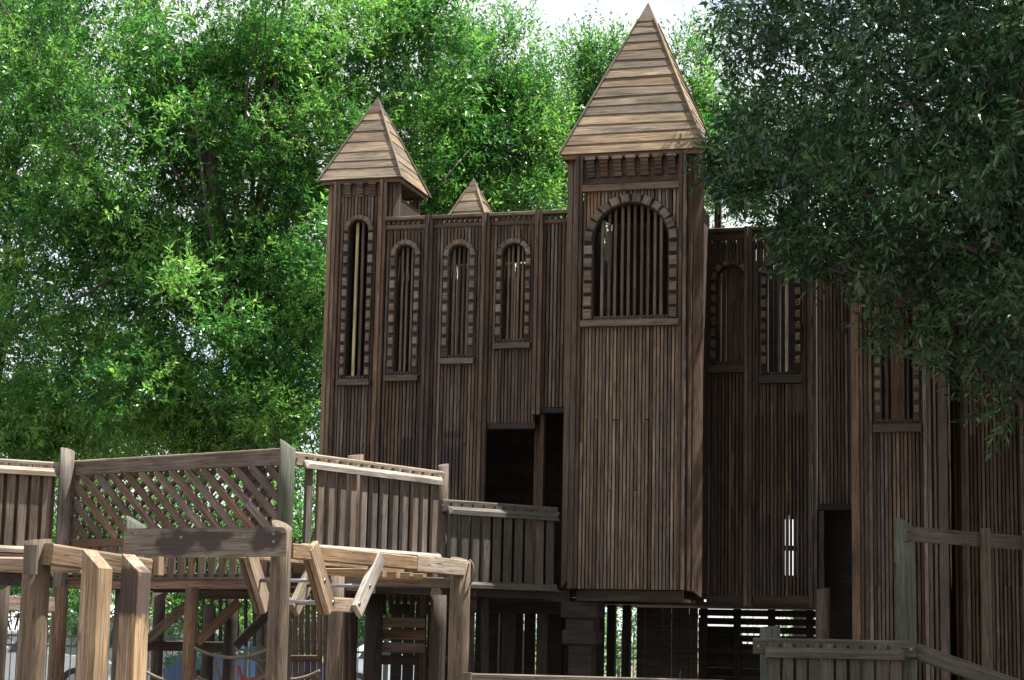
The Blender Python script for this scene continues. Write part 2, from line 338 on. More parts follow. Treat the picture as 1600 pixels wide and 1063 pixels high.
def tower_roof(cx, cy, L, ze, h, courses, name_label, mat='roof', cap=.1):
    """pyramid of lapped planks; each course of each face is a plank"""
    H = L/2
    core = MB().add([(-H+.03, -H+.03, 0), (H-.03, -H+.03, 0), (H-.03, H-.03, 0), (-H+.03, H-.03, 0), (0, 0, h-.08)], [(0, 1, 4), (1, 2, 4), (2, 3, 4), (3, 0, 4), (3, 2, 1, 0)])
    fz = .05
    core.box((-H+.012, -H+.012, -fz), (H-.012, -H+.032, -.001)).box((-H+.012, H-.032, -fz), (H-.012, H-.012, -.001)).box((-H+.012, -H+.033, -fz), (-H+.032, H-.033, -.001)).box((H-.032, -H+.033, -fz), (H-.012, H-.033, -.001))
    core.box((-H+.033, -H+.033, -.03), (H-.033, H-.033, -.012))
    rf = core.build('roof', M['deck'], castle); rf.location = (cx, cy, ze)
    sl = math.hypot(h, H); ny, nz = -h/sl, H/sl
    for k in range(4):
        js = []
        for c in courses: js.append((c+random.uniform(-.006, .006), c+random.uniform(-.006, .006)))
        js[0] = (0, 0); js[-1] = (1-cap, 1-cap)
        for i in range(len(js)-1):
            v = []
            for lift, e in ((.0, 0), (1, 1)):
                for (tl, tr, prd) in ((js[i][0], js[i][1], random.uniform(.013, .019)), (js[i+1][0]+.004, js[i+1][1]+.004, .007)):
                    for sgn, t in ((-1, tl), (1, tr)):
                        hh = H*(1-t); y = -hh; zz = h*t; off = (prd if lift else 0.0)+random.uniform(-.002, .002)
                        v.append((sgn*(hh+(off*.55 if lift else 0)), y+ny*off, zz+nz*off))
            # v: 0..3 inner (bl, br, tl, tr), 4..7 outer
            f = [(4, 5, 7, 6), (0, 2, 3, 1), (0, 1, 5, 4), (2, 6, 7, 3), (0, 4, 6, 2), (1, 3, 7, 5)]
            me = MB().add([(p[0], p[1], p[2]) for p in v], f).mesh('plank', M[mat])
            o = link(bpy.data.objects.new('plank', me), rf); o.rotation_euler = (0, 0, k*math.pi/2)
    hc = h*cap; bw = H*cap+.03
    MB().add([(-bw, -bw, h-hc-.03), (bw, -bw, h-hc-.03), (bw, bw, h-hc-.03), (-bw, bw, h-hc-.03), (0, 0, h+.04)], [(0, 1, 4), (1, 2, 4), (2, 3, 4), (3, 0, 4)]).build('roof_cap', M['castle'], rf)
    # boards along the hips
    for k in range(4):
        a = k*math.pi/2+math.pi/4; dx, dy = math.cos(a), math.sin(a)
        board(rf, 'hip_board', (dx*(H*1.414+.045), dy*(H*1.414+.045), -.012), (dx*bw*1.2, dy*bw*1.2, h-hc+.0), .03, .02, (dx*h, dy*h, H*1.414), mat, .004)
    return rf
def bracket_row(name, u0, u1, n, w, zt, sc=1.):
    for i in range(n):
        u = u0+(u1-u0)*(i+.5)/n; key = ('brk', sc)
        if key not in _cache:
            b = MB(); k = sc
            b.prism([(-.065*k, -.04*k), (.065*k, -.04*k), (.05*k, 0), (-.05*k, 0)][::-1], 1, -.1*k, 0) if False else b.add([(-.06*k, -.1*k, -.045*k), (.06*k, -.1*k, -.045*k), (.06*k, 0, -.045*k), (-.06*k, 0, -.045*k), (-.05*k, -.085*k, 0), (.05*k, -.085*k, 0), (.05*k, 0, 0), (-.05*k, 0, 0)], [(0, 3, 2, 1), (4, 5, 6, 7), (0, 1, 5, 4), (1, 2, 6, 5), (2, 3, 7, 6), (3, 0, 4, 7)])
            for j in range(4):
                d_ = (.082-.016*j)*k; hw = (.045-.001*j)*k; b.box((-hw, -d_, (-.087-.042*j)*k), (hw, 0, (-.046-.042*j)*k))
            b.box((-.05*k, -.036*k, -.235*k), (.05*k, 0, -.215*k)) if sc > .9 else None
            _cache[key] = b.mesh('bracket', M['castle'])
        o = link(bpy.data.objects.new('bracket', _cache[key]), castle); o.location = (u, w, zt); o.rotation_euler = (0, random.uniform(-.02, .02), 0)
def strips(u, w, z0, z1, wd=.038, dp=.07, n=2, cut=False, matn='castle'):
    """a corner post made of thin uprights side by side"""
    for i in range(n):
        uu = u+(i-(n-1)/2)*(wd+.003); dd = dp*(1 if i % 2 == 0 else .72)
        board(castle, 'upright', (uu, w-dd/2, z0+(.04*i if cut else 0)), (uu, w-dd/2, z1-random.uniform(0, .004)), wd, dd, FRONT, 'castle_tan' if random.random() < .5 else matn, .004)
def slat_mass(name, a, b, z0, z1, pitch, wdt, skip=(), parent=castle, dp=.05, mat='inner', holes=0.):
    a = Vector((a[0], a[1], 0)); b = Vector((b[0], b[1], 0)); d = b-a; Ln = d.length; d /= Ln; nr = Vector((-d.y, d.x, 0)); mb = MB(); n = int(Ln/pitch)
    for i in range(n):
        s = (i+.5)*Ln/n
        if any(k0 < s < k1 for k0, k1 in skip): continue
        if random.random() < holes: continue
        q = wdt/2; c = [a+d*(s-q), a+d*(s+q), a+d*(s+q)+nr*dp, a+d*(s-q)+nr*dp]
        mb.add([(*p.xy, z0) for p in c]+[(*p.xy, z1) for p in c], [(0, 3, 2, 1), (4, 5, 6, 7), (0, 1, 5, 4), (1, 2, 6, 5), (2, 3, 7, 6), (3, 0, 4, 7)])
    o = mb.build(name, M[mat], parent); o['kind'] = 'stuff'; return o
def tower(cx, w0, half, c, z0, z1, panel_top, holes, uL, uR, tanmix=.25, side_hole=None, depth=None, cutb=True, p_in=.075, rec=0.):
    """square tower with its corners cut off: front panel, corner boards, chamfer slats, side and rear walls"""
    dp = depth or 2*half
    panel('front_panel', (uL+p_in, w0), (uR-p_in, w0), z0, panel_top, [(h[0]-(uL+p_in), h[1]-(uL+p_in), h[2], h[3], h[4]) for h in holes], tanmix=tanmix)
    for s, u in ((-1, uL), (1, uR)):
        strips(u-s*.035, w0+.012, z0, z1, n=2)
        # the chamfer: slats beside the strips, then a wide corner board with its foot cut on the slant
        a = Vector((u+s*.008, w0+.02, 0)); b = Vector((cx+s*half, w0+c, 0)); d = (b-a); Ln = d.length; d /= Ln; nr = Vector((d.y*s*-1, d.x*s, 0)); nr = Vector((s*abs(d.y), -abs(d.x), 0))
        wd = min(.16, Ln*.62)
        bb = board(castle, 'corner_board', (b.x-d.x*wd/2, b.y-d.y*wd/2, z0), (b.x-d.x*wd/2, b.y-d.y*wd/2, z1), wd, .038, nr, 'castle_tan' if s < 0 else 'castle', .005, c0=(wd*.55 if cutb else 0)*s*-1)  # right hand board darker: the tree's shade put into its colour
        nn = max(1, int((Ln-wd)/.045))
        for i in range(nn):
            p = a+d*((Ln-wd)*(i+.5)/nn)-nr*.02
            board(castle, 'upright', (p.x, p.y, z0), (p.x, p.y, z1-.01), .036, .06, nr, 'castle', .003)
    # sides and back (front-to-back order so that their outer faces look outwards)
    hs = [side_hole] if side_hole else []
    slat_mass('side_wall', (cx+half-.02-rec, w0+c+.03), (cx+half-.02-rec, w0+dp-.05), z0, panel_top, PITCH_S, SLW, dp=SLD, mat='castle')
    slat_mass('side_wall', (cx-half+.02, w0+dp-.05), (cx-half+.02, w0+c+.03), z0, panel_top, PITCH_S, SLW, dp=SLD, mat='castle')
    for s in (-1, 1): strips(cx+s*(half-.06), w0+dp-.02, z0, z1, n=2)

# --- main tower
UL, UR = -.645, .63
zb = 2.16; MS = 5.2
bars = [(-.42+.0765*k+random.uniform(-.006, .006), .034, 'castle_tan' if k % 3 == 1 else 'castle') for k in range(12)]
MH = hole(0., MS, 6.515, .86, 0, .06)
tower(-.0, 0, .79, .19, zb, 7.1, 6.69, [MH], UL, UR, tanmix=.8, depth=1.58, rec=.14)
window(0., 0, MS, 6.515, .86, .115, .098, [b for b in bars if abs(b[0]) < .41], 12, sillh=.085, pitch=.149, hs=.112)
board(castle, 'band', (UL+.075, -.03, 6.71), (UR-.075, -.03, 6.71), .075, .06, FRONT, 'castle_tan')
dm = MB()
for k in range(38): x = UL+.09+k*.0292; dm.box((x, -.02, 6.75), (x+.014, .02, 6.775))
dm.build('dentil_strip', M['castle'], castle)
board(castle, 'frieze', (UL+.075, .035, 6.925), (UR-.075, .035, 6.925), .33, .03, FRONT, 'castle')
bracket_row('bracket', UL+.085, UR-.085, 7, .019, 7.085)
for q in (-.2, .2): pass
tower_roof(0, .79, 1.66, 7.12, 2.02, [0, .062, .125, .187, .25, .312, .372, .435, .497, .557, .62, .68, .74, .795, .85, .9], 'main')
# soffit board under the eave, bottom rim of the tower
for s in (0, 1):
    board(castle, 'rim_beam', (-.6, .12+s*1.3, 2.09), (.6, .12+s*1.3, 2.09), .13, .06, FRONT, 'inner')
# --- left tower
LW = .35; LH = hole(-3.425, 4.62, 6.53, .235, 0, .02)
lu0, lu1 = -3.75, -3.09
tower(-3.42, LW, .46, .13, 2.15, 7.02, 6.84, [LH], lu0, lu1, tanmix=.2, depth=.95, p_in=.075, cutb=False)
window(-3.425, LW, 4.62, 6.53, .235, .068, .058, [(-.045, .034, 'pale'), (.035, .034, 'castle_tan')], 7)
board(castle, 'frieze', (lu0+.075, LW+.02, 6.93), (lu1-.075, LW+.02, 6.93), .17, .03, FRONT, 'castle')
bracket_row('bracket', lu0+.09, lu1-.09, 3, LW+.004, 7.0, .8)
tower_roof(-3.42, LW+.46, 1.03, 7.04, 1.13, [0, .13, .22, .33, .47, .6, .74, .86], 'left', cap=.14)
# --- small tower at the rear
tower(-1.35, 3.6, .42, .12, 2.15, 7.0, 6.8, [], -1.35-.3, -1.35+.3, depth=.9, cutb=False)
_u, _z = pl(740, 282, 4.05)
tower_roof(_u, 4.05, .98, _z-1.1, 1.1, [0, .14, .26, .4, .55, .7, .86], 'rear', cap=.14)
# --- wall between the left and main towers
LTOP = 6.54
posts = [(-2.52, 2.15), (-1.81, 2.15), (-1.165, 4.15)]
W2 = (-2.82, 4.66, 6.20, .225); W3 = (-2.145, 4.85, 6.18, .245); W4 = (-1.475, 5.02, 6.17, .27)
bays = [(-3.08, -2.555, 2.15, W2), (-2.485, -1.845, 2.15, W3), (-1.775, -1.2, 4.07, W4), (-1.13, -.78, 4.24, None)]
for (a, b, z0, wn) in bays:
    hs = []
    if wn: h = hole(wn[0], wn[1], wn[2], wn[3], a, .02); hs = [h]
    panel('wall_panel', (a, LW), (b, LW), z0, LTOP-.13, hs, tanmix=.22, daub=[(.16, .42, 3.6, 'slat_daub')] if wn is W3 else [(.28, .42, 3.7, 'slat_daub2')] if wn is W2 else ())
    if wn: window(wn[0], LW, wn[1], wn[2], wn[3], .07, .064, [(x, .028, 'castle_tan') for x in ((-.06, .0, .065) if wn is W2 else (-.085, -.03, .03, .085))], 6)
    board(castle, 'coping', (a-.0, LW-.01, LTOP-.012), (b+.0, LW-.01, LTOP-.012), .15, .04, (0, -.0, 1), 'rail')
    board(castle, 'band', (a, LW-.0, LTOP-.105), (b, LW-.0, LTOP-.105), .055, .045, FRONT, 'castle')
    dm = MB(); nd = int((b-a)/.06)
    for k in range(nd): x = a+(k+.5)*(b-a)/nd; dm.box((x-.017, LW-.035, LTOP-.072), (x+.017, LW+.02, LTOP-.033))
    dm.build('dentil_strip', M['castle'], castle)
for (u, z0) in posts: strips(u, LW-.0, z0, LTOP+.015, wd=.044, dp=.1, n=2)
board(castle, 'door_header', (-1.76, LW+.05, 4.03), (-1.19, LW+.05, 4.03), .075, .1, FRONT, 'inner')
board(castle, 'door_header', (-1.13, LW+.05, 4.205), (-.8, LW+.05, 4.205), .06, .1, FRONT, 'inner')
board(castle, 'door_post', (-1.225, LW+.3, 2.15), (-1.225, LW+.3, 4.05), .075, .09, FRONT, 'castle')
board(castle, 'door_post', (-1.125, LW+.12, 2.15), (-1.125, LW+.12, 4.2), .05, .09, FRONT, 'castle')
board(castle, 'rim_beam', (-3.8, LW+.06, 2.08), (-.75, LW+.06, 2.08), .13, .05, FRONT, 'inner')
# --- wall right of the main tower, set back
RW = 1.48; RTOP = 6.5
W5 = (.90, 4.875, 6.05, .34); W6 = (1.495, 4.74, 6.10, .32)
for (a, b, z0, wn) in ((.62, 1.08, 2.15, W5), (1.15, 1.84, 2.15, W6)):
    panel('wall_panel', (a, RW), (b, RW), z0, RTOP-.12, [hole(wn[0], wn[1], wn[2], wn[3], a, .02)], tanmix=.12, narrow=(.42, .62) if wn is W6 else None)
    window(wn[0], RW, wn[1], wn[2], wn[3], .07, .064, [(-.08, .03, 'castle'), (.03, .16, 'castle'), (.13, .03, 'castle')] if wn is W5 else [(-.03, .034, 'castle_tan'), (.06, .034, 'pale')], 6, gang=True, sillh=.1)
    board(castle, 'coping', (a, RW-.0, RTOP-.012), (b, RW-.0, RTOP-.012), .16, .04, (0, 0, 1), 'rail')
    board(castle, 'band', (a, RW-.0, RTOP-.09), (b, RW-.0, RTOP-.09), .075, .045, FRONT, 'castle')
    board(castle, 'rim_beam', (a-.0, RW+.02, 2.085), (b, RW+.02, 2.085), .125, .045, FRONT, 'castle')
for u in (1.115, 1.875): strips(u, RW, 2.02, RTOP+.02, wd=.044, dp=.1, n=2)
# doorway bay and the right tower
panel('wall_panel', (1.96, 1.3), (2.42, 1.3), 3.2, 6.4, [], tanmix=.1)
board(castle, 'door_header', (1.94, 1.33, 3.16), (2.44, 1.33, 3.16), .07, .1, FRONT, 'inner')
board(castle, 'door_post', (1.985, 1.34, 0), (1.985, 1.34, 3.12), .06, .09, FRONT, 'inner')
pole(castle, 'round_post', (2.02, 1.12, 0), 2.24, .085, 'pole', .15)
T3 = (2.955, 3.99, 5.6, .33)
tower(2.955, 0.0, .5, .16, 0.0, 6.3, 6.2, [hole(*T3, 0, .02)], 2.61, 3.30, tanmix=.3, depth=1.4, cutb=False)
window(*T3[:1], 0, T3[1], T3[2], T3[3], .07, .064, [(-.12, .04, 'castle'), (.0, .15, 'castle'), (.11, .03, 'castle')], 6, gang=True, sillh=.1)
panel('wall_panel', (3.5, .7), (4.9, .7), 0, 6.3, [], tanmix=.15)
for u in (3.62, 4.25): strips(u, .7, 0, 6.3, n=2)
# --- what stands behind and below: rear wall, floors, lower walls
slat_mass('rear_wall', (-3.9, 4.0), (-.7, 4.0), 3.25, 6.5, .13, .108, mat='tan')
slat_mass('rear_wall', (-.7, 4.0), (4.9, 4.0), 3.25, 6.5, .1, .094, mat='deck')
slat_mass('rear_wall', (-3.9, 4.0), (4.9, 4.0), 2.15, 3.249, .1, .094, mat='deck', skip=((5.0, 5.45),))
slat_mass('side_wall', (-3.87, 1.2), (-3.87, 4.0), 2.15, 6.5, .06, .054, mat='deck')
slat_mass('rear_wall', (-.6, 1.62), (.6, 1.62), 2.15, 6.66, .06, .0585, dp=.03)
slat_mass('rear_wall', (-3.85, 1.28), (-3.0, 1.28), 2.15, 6.9, .06, .056, dp=.03)
slat_mass('rear_wall', (1.95, 1.9), (4.9, 1.9), 0, 6.3, .06, .0588, holes=.0)
slat_mass('side_wall', (4.9, .8), (4.9, 4.0), 0, 6.3, .06, .054, mat='deck')
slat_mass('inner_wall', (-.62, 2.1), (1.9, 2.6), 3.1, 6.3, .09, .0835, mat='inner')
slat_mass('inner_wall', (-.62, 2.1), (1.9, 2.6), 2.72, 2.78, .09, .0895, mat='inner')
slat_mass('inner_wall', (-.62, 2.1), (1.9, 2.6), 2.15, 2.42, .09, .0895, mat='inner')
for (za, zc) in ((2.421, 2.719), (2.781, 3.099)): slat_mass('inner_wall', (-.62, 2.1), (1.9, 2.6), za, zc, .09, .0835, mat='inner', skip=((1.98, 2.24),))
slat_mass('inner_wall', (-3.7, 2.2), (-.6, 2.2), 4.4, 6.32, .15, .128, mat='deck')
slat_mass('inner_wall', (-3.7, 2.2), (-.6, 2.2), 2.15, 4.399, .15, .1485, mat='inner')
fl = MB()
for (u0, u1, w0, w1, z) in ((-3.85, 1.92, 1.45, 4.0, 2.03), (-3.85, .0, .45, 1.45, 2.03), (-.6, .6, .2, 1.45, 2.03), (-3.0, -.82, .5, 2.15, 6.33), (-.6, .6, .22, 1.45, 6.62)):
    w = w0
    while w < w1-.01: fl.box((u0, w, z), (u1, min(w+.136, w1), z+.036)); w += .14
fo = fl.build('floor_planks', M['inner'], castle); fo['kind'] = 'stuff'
# lower storey
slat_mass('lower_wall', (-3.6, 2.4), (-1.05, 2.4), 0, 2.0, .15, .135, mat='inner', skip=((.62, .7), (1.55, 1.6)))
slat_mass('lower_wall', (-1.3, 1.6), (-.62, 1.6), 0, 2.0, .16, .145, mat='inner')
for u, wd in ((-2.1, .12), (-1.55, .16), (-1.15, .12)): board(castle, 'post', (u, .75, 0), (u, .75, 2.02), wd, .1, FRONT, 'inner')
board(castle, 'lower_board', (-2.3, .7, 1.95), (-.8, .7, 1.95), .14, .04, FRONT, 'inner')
# pillar with a stepped head under the tower's left corner
pb = MB(); pb.box((-.72, .25, 0), (-.46, .5, 1.55)); pb.box((-.78, .2, 1.552), (-.40, .55, 1.7)); pb.box((-.75, .22, 1.702), (-.43, .53, 1.84)); pb.box((-.80, .18, 1.842), (-.38, .57, 2.02)); pb.build('pillar', M['inner'], castle)
for px, wd in ((955.5, .1), (979.3, .096)):
    u = pl(px, 1000, 1.9)[0]; board(castle, 'post', (u, 1.9, 0), (u, 1.9, 2.02), wd, .1, FRONT, 'inner')
slat_mass('lower_wall', (pl(994, 1000, 1.95)[0], 1.95), (pl(1090, 1000, 1.95)[0], 1.95), 0, 2.0, .1, .0965)
slat_mass('lower_wall', (pl(870, 1000, 1.95)[0], 1.95), (pl(944, 1000, 1.95)[0], 1.95), 0, 2.0, .1, .0965)
# gapped horizontal boards closing the back under the right wall
u0, u1 = .22, 2.3
for k in range(9):
    z = 2.03-.105*k; board(castle, 'siding_board', (u0, 3.2, z-.06), (u1, 3.2, z-.06), .082 if k < 5 else .1045, .03, FRONT, 'inner')
    if 0 < k < 6: board(castle, 'siding_filler', (u0, 3.17, z-.008), (pl((1035, 1104, 1149, 1160, 1300)[k-1], 970, 3.17)[0], 3.17, z-.008), .06, .02, FRONT, 'inner')
board(castle, 'siding_board', (u0, 3.2, .54), (u1, 3.2, .54), 1.1, .03, FRONT, 'inner')
for u in (.3, .72, 1.15, 1.62, 2.1): board(castle, 'stud', (u, 3.12, 0), (u, 3.12, 2.02), .09, .05, FRONT, 'inner')

# ------------------------------------------------------------------ railings and raised deck
def railing(name, label, p0, p1, zt, zbot, n, mat='rail', group=None, back=False, ends=True, lower=True, bw=.089, zslope=0., strip='railtop', rim=0., rimmat='deck'):
    """board railing from p0 to p1 (plan). Top rail behind, upright boards in front of it, bevelled strips over them"""
    a = Vector((p0[0], p0[1], 0)); b = Vector((p1[0], p1[1], 0)); d = b-a; Ln = d.length; d /= Ln; nr = Vector((d.y, -d.x, 0))
    t = thing(name, label, 'railing', (a.x, a.y, 0), math.atan2(d.y, d.x), group)    # local x along, -y outwards
    e = .07 if ends else 0
    zz = lambda x: zslope*x/Ln
    board(t, 'top_rail', (-e, .025, zt-.07+zz(-e)), (Ln+e, .025, zt-.07+zz(Ln+e)), .14, .042, FRONT, 'railtop' if mat == 'rail' else mat, .012)
    for i in range(n):
        x = .05+(Ln-.1)*(i+.5)/n; z = zz(x)
        board(t, 'baluster', (x, -.02, zbot-.05+z+random.uniform(-.006, .006)), (x+random.uniform(-.004, .004), -.02, zt-.04+z), bw*random.uniform(.97, 1.03), .038, FRONT, mat, .005)
        if back:
            x2 = x+(Ln-.1)/n/2; board(t, 'baluster', (x2, .07, zbot-.05), (x2, .07, zt-.06), bw, .038, FRONT, 'deck', .005)
    def strp(nm, z, h, dpt):
        mb = MB(); v = []
        for x, k in ((.03, 1), (Ln-.03, 1)):
            s_ = zz(x); v += [(x, -.0395, z+s_-h), (x, -.0395-dpt, z+s_-h), (x, -.0395-dpt, z+s_-h*.45), (x, -.0395, z+s_)]
        # ends slanted like the photo's mitred ends
        v[1] = (v[1][0]+.0, *v[1][1:]); v[2] = (v[2][0]+.05, *v[2][1:]); v[6] = (v[6][0]-.05, *v[6][1:])
        mb.add(v, [(3, 2, 1, 0), (4, 5, 6, 7), (0, 1, 5, 4), (1, 2, 6, 5), (2, 3, 7, 6), (3, 0, 4, 7)]); mb.build(nm, M[strip], t)
    strp('upper_strip', zt-.075, .085, .045)
    if lower: strp('lower_strip', zbot, .07, .06)
    if lower: board(t, 'bottom_rail', (0, .025, zbot-.03), (Ln, .025, zbot-.03+zz(Ln)*0), .09, .042, FRONT, mat)
    if rim: board(t, 'rim_board', (0, .03, zbot-.09-rim/2), (Ln, .03, zbot-.09-rim/2), rim, .04, FRONT, rimmat)
    for x in (-e*.4, Ln+e*.4):
        MB().tube([(x, .004, zt-.07+zz(x)), (x, -.008, zt-.07+zz(x))], .013, 8).build('bolt', M['bolt'], t)
    return t
DZ = 2.467
K = Vector((-2.12, 18.5)); AR = Vector((-.73, 20.42)); L0 = Vector((-4.69, 20.49)); L1 = L0-Vector((.866, .5))*2.2
railing('railing', 'board railing between the greenish post and the castle wall, its cap half in sun', K+(AR-K).normalized()*.11, AR, 3.355, DZ, 13, 'rail', rim=.2)
BL = Vector((-.70, 20.5)); BR = Vector((.56, 21.42))
railing('railing', 'low shaded board railing in front of the dark castle doorway', BL, BR, 3.06, 2.19, 10, 'moss', ends=False, strip='moss')
railing('railing', 'sunlit board railing with doubled boards ending at the lattice screen', L1, L0-Vector((.866, .5))*.16, 3.36, DZ-.02, 15, 'rail', back=True, rim=.3)
# lattice screens
def lattice(name, label, a, b, zt, zb, mat='deck', second=True):
    a = Vector((a[0], a[1], 0)); b = Vector((b[0], b[1], 0)); d = b-a; Ln = d.length; d /= Ln
    t = thing(name, label, 'lattice', (a.x, a.y, 0), math.atan2(d.y, d.x))
    board(t, 'top_board', (0, 0, zt-.07), (Ln, 0, zt-.07), .14, .045, FRONT, 'rail' if second else mat, .008)
    board(t, 'cap_board', (0, .035, zt+.013), (Ln, .035, zt+.013), .115, .024, (0, 0, 1), 'railtop' if second else mat, .006)
    board(t, 'bottom_board', (0, 0, zb+.03), (Ln, 0, zb+.03), .09, .045, FRONT, mat, .008)
    for x in (.03, Ln-.03): board(t, 'stile', (x, .045, zb), (x, .045, zt), .09, .04, FRONT, mat)
    z0, z1 = zb+.075, zt-.14; hh = z1-z0; run = hh*1.22; px = .23; x = -run+.08
    while x < Ln:
        for s, y in ((1, .002), (-1, .05)):
            # front slats fall to the right, rear ones rise
            x0, x1 = (x, x+run); za, zb_ = (z1, z0) if s > 0 else (z0, z1)
            t0 = max(0, (.03-x0)/run); t1 = min(1, (Ln-.03-x0)/run)
            if t1-t0 > .08:
                board(t, 'lattice_slat', (x0+run*t0, y, za+(zb_-za)*t0), (x0+run*t1, y, za+(zb_-za)*t1), (.082 if s > 0 else .05), .036, FRONT, mat, .004)
        x += px
    return t
lattice('lattice_screen', 'diagonal wooden lattice screen with a sunlit cap between two round posts', L0, K-(K-L0).normalized()*.06, 3.36, DZ)
bk = Vector((.616, .788))*1.25
dk = thing('raised_deck', 'raised wooden bridge deck on round posts with diagonal braces below it', 'deck', (K.x, K.y, 0))
def D(p): return (p.x-K.x, p.y-K.y)
dirL = (K-L0).normalized(); nL = Vector((-.616, -.788))
def dpt(x, z, back=0.): p = L0+dirL*x-nL*back-K; return (p.x, p.y, z)
LL = (K-L0).length
FN = (nL.x, nL.y, 0)
nb = 21
for i in range(nb): x = .08+(LL-.16)*(i+.5)/nb; board(dk, 'skirt_board', dpt(x, 2.12), dpt(x, 2.46), .09, .03, FN, 'deck')
board(dk, 'rim_beam', dpt(0, 2.075, -.03), dpt(LL, 2.075, -.03), .115, .06, FN, 'deck', .008)
board(dk, 'ledger', dpt(0, 2.12, -.055), dpt(LL, 2.12, -.055), .05, .03, (0, 0, 1), 'deck', .008)
board(dk, 'rim_beam', dpt(0, 2.075, 1.25), dpt(LL, 2.075, 1.25), .115, .06, FN, 'inner')
i = 0
while .02+i*.145 < 1.2: board(dk, 'deck_plank', dpt(-.1, 2.155, .06+i*.145), dpt(LL, 2.155, .06+i*.145), .136, .036, (0, 0, 1), 'inner'); i += 1
# decking from the corner towards the castle, and the leftmost platform
pf = [K, AR, BL, BR, Vector((.3, 22.0)), Vector((-2.3, 22.6)), K+bk]
MB().prism([D(p) for p in pf][::1], 2, 2.035, 2.13).build('platform', M['inner'], dk)
pf = [L1, L0, L0+bk, L1+Vector((.2, 1.7))]
MB().prism([D(p) for p in pf], 2, 2.035, 2.14).build('platform', M['inner'], dk)
board(dk, 'rim_beam', (L1.x-K.x, L1.y-K.y-.03, 2.27), (L0.x-K.x, L0.y-K.y-.03, 2.27), .2, .05, (.5, -.866, 0), 'tan')
def dpole(px, py_top, Y, r, mat, slant, az, nm='post'):
    p = at(px, py_top, Y); return pole(dk, nm, (p.x-K.x, p.y-K.y, 0), p.z, r, mat, slant, az)
dpole(450, 686, 18.47, .078, 'greenpole', .7, 2.9)
dpole(106, 700, 20.42, .078, 'rail', .25, -2.6)
dpole(693, 724, 20.62, .06, 'castle', .3, 1.)
dpole(556, 709, 21.3, .09, 'castle', .2, 1.)
for px, Y, r in ((299, 18.95, .068), (186, 20.5, .05), (94, 20.1, .075)):
    p = at(px, 950, Y); pole(dk, 'post', (p.x-K.x, p.y-K.y, 0), 2.03, r, 'deck', 0)
for px, Y, r, zt_ in ((249, 22.6, .07, 2.05), (328, 22.3, .07, 1.9), (362, 20.9, .072, 2.04), (585, 20.6, .095, 2.03), (685, 20.2, .085, 2.03)):
    p = at(px, 950, Y); pole(dk, 'post', (p.x-K.x, p.y-K.y, 0), zt_, r, 'inner', .5 if zt_ > 2.045 else 0)
def dbeam(nm, a, b, w, t, mat, face=FRONT): a = at(*a); b = at(*b); return board(dk, nm, (a.x-K.x, a.y-K.y, a.z), (b.x-K.x, b.y-K.y, b.z), w, t, face, mat, .008)
dbeam('brace', (232, 999, 20.6), (300, 938, 20.2), .1, .05, 'deck')
dbeam('brace', (308, 1004, 20.0), (374, 940, 20.0), .1, .05, 'deck')
dbeam('brace', (368, 1010, 20.8), (424, 954, 20.8), .1, .05, 'inner')
dbeam('cross_beam', (228, 1009, 21.2), (350, 1011, 21.2), .11, .05, 'inner')
dbeam('cross_beam', (308, 929, 20.3), (440, 929, 20.3), .1, .05, 'moss')
# slatted under-walls below the deck
for k in range(9): x = 300+k*13.2; dbeam('under_slat', (x+18, 1010, 23.2), (x+18, 936, 23.2), .042, .03, 'inner')
for k in range(11): x = 452+k*9.5; dbeam('under_slat', (x, 1080, 20.9), (x, 925, 20.9), .052 if k < 9 else .04, .03, 'deck')
dbeam('cross_beam', (455, 1029, 20.7), (500, 1029, 20.7), .07, .05, 'deck')
for k, y in enumerate((972, 991, 1011)): dbeam('under_board', (597, y, 20.75), (664, y+1.5, 20.75), .105, .03, 'deck')
for k in range(8): x = 600+k*11; dbeam('under_slat', (x, 960, 20.95), (x, 925, 20.95), .05, .03, 'inner')
dbeam('under_post', (661, 1090, 20.8), (661, 925, 20.8), .075, .06, 'inner')
dbeam('under_board', (590, 1031, 20.9), (700, 1033, 20.9), .1, .03, 'inner')
dbeam('under_board', (700, 942, 20.9), (745, 943, 20.9), .2, .03, 'inner')
for x in (712, 735, 757): dbeam('under_post', (x, 1090, 21.0), (x, 920, 21.0), .09, .05, 'inner')

# ------------------------------------------------------------------ climbing frame in front (hanging ladder)
YF, YB = 15.0, 18.05                        # level beams running away from the viewer
cf = thing('climbing_frame', 'sunlit timber climbing frame with hanging V shaped ladder and dark daubed cross board', 'climbing frame', tuple(at(440, 1000, YF).xy)+(0,))
co = Vector(cf.location)
def C3(x, y, Y): return at(x, y, Y)-co
def cpole(x, y, Y, r, mat='pole', sl=.9, az=0.): p = at(x, y, Y)-co; return pole(cf, 'post', (p.x, p.y, 0), p.z, r, mat, sl, az)
cpole(441, 812, YF, .081, 'pole', .55, 2.4)
cpole(213, 806, YF+.12, .081, 'greenpole', .6, 2.9)
cpole(720, 870, YB, .096, 'pole', .35, 2.2)
cpole(528, 897, YB, .078, 'pole', 0)
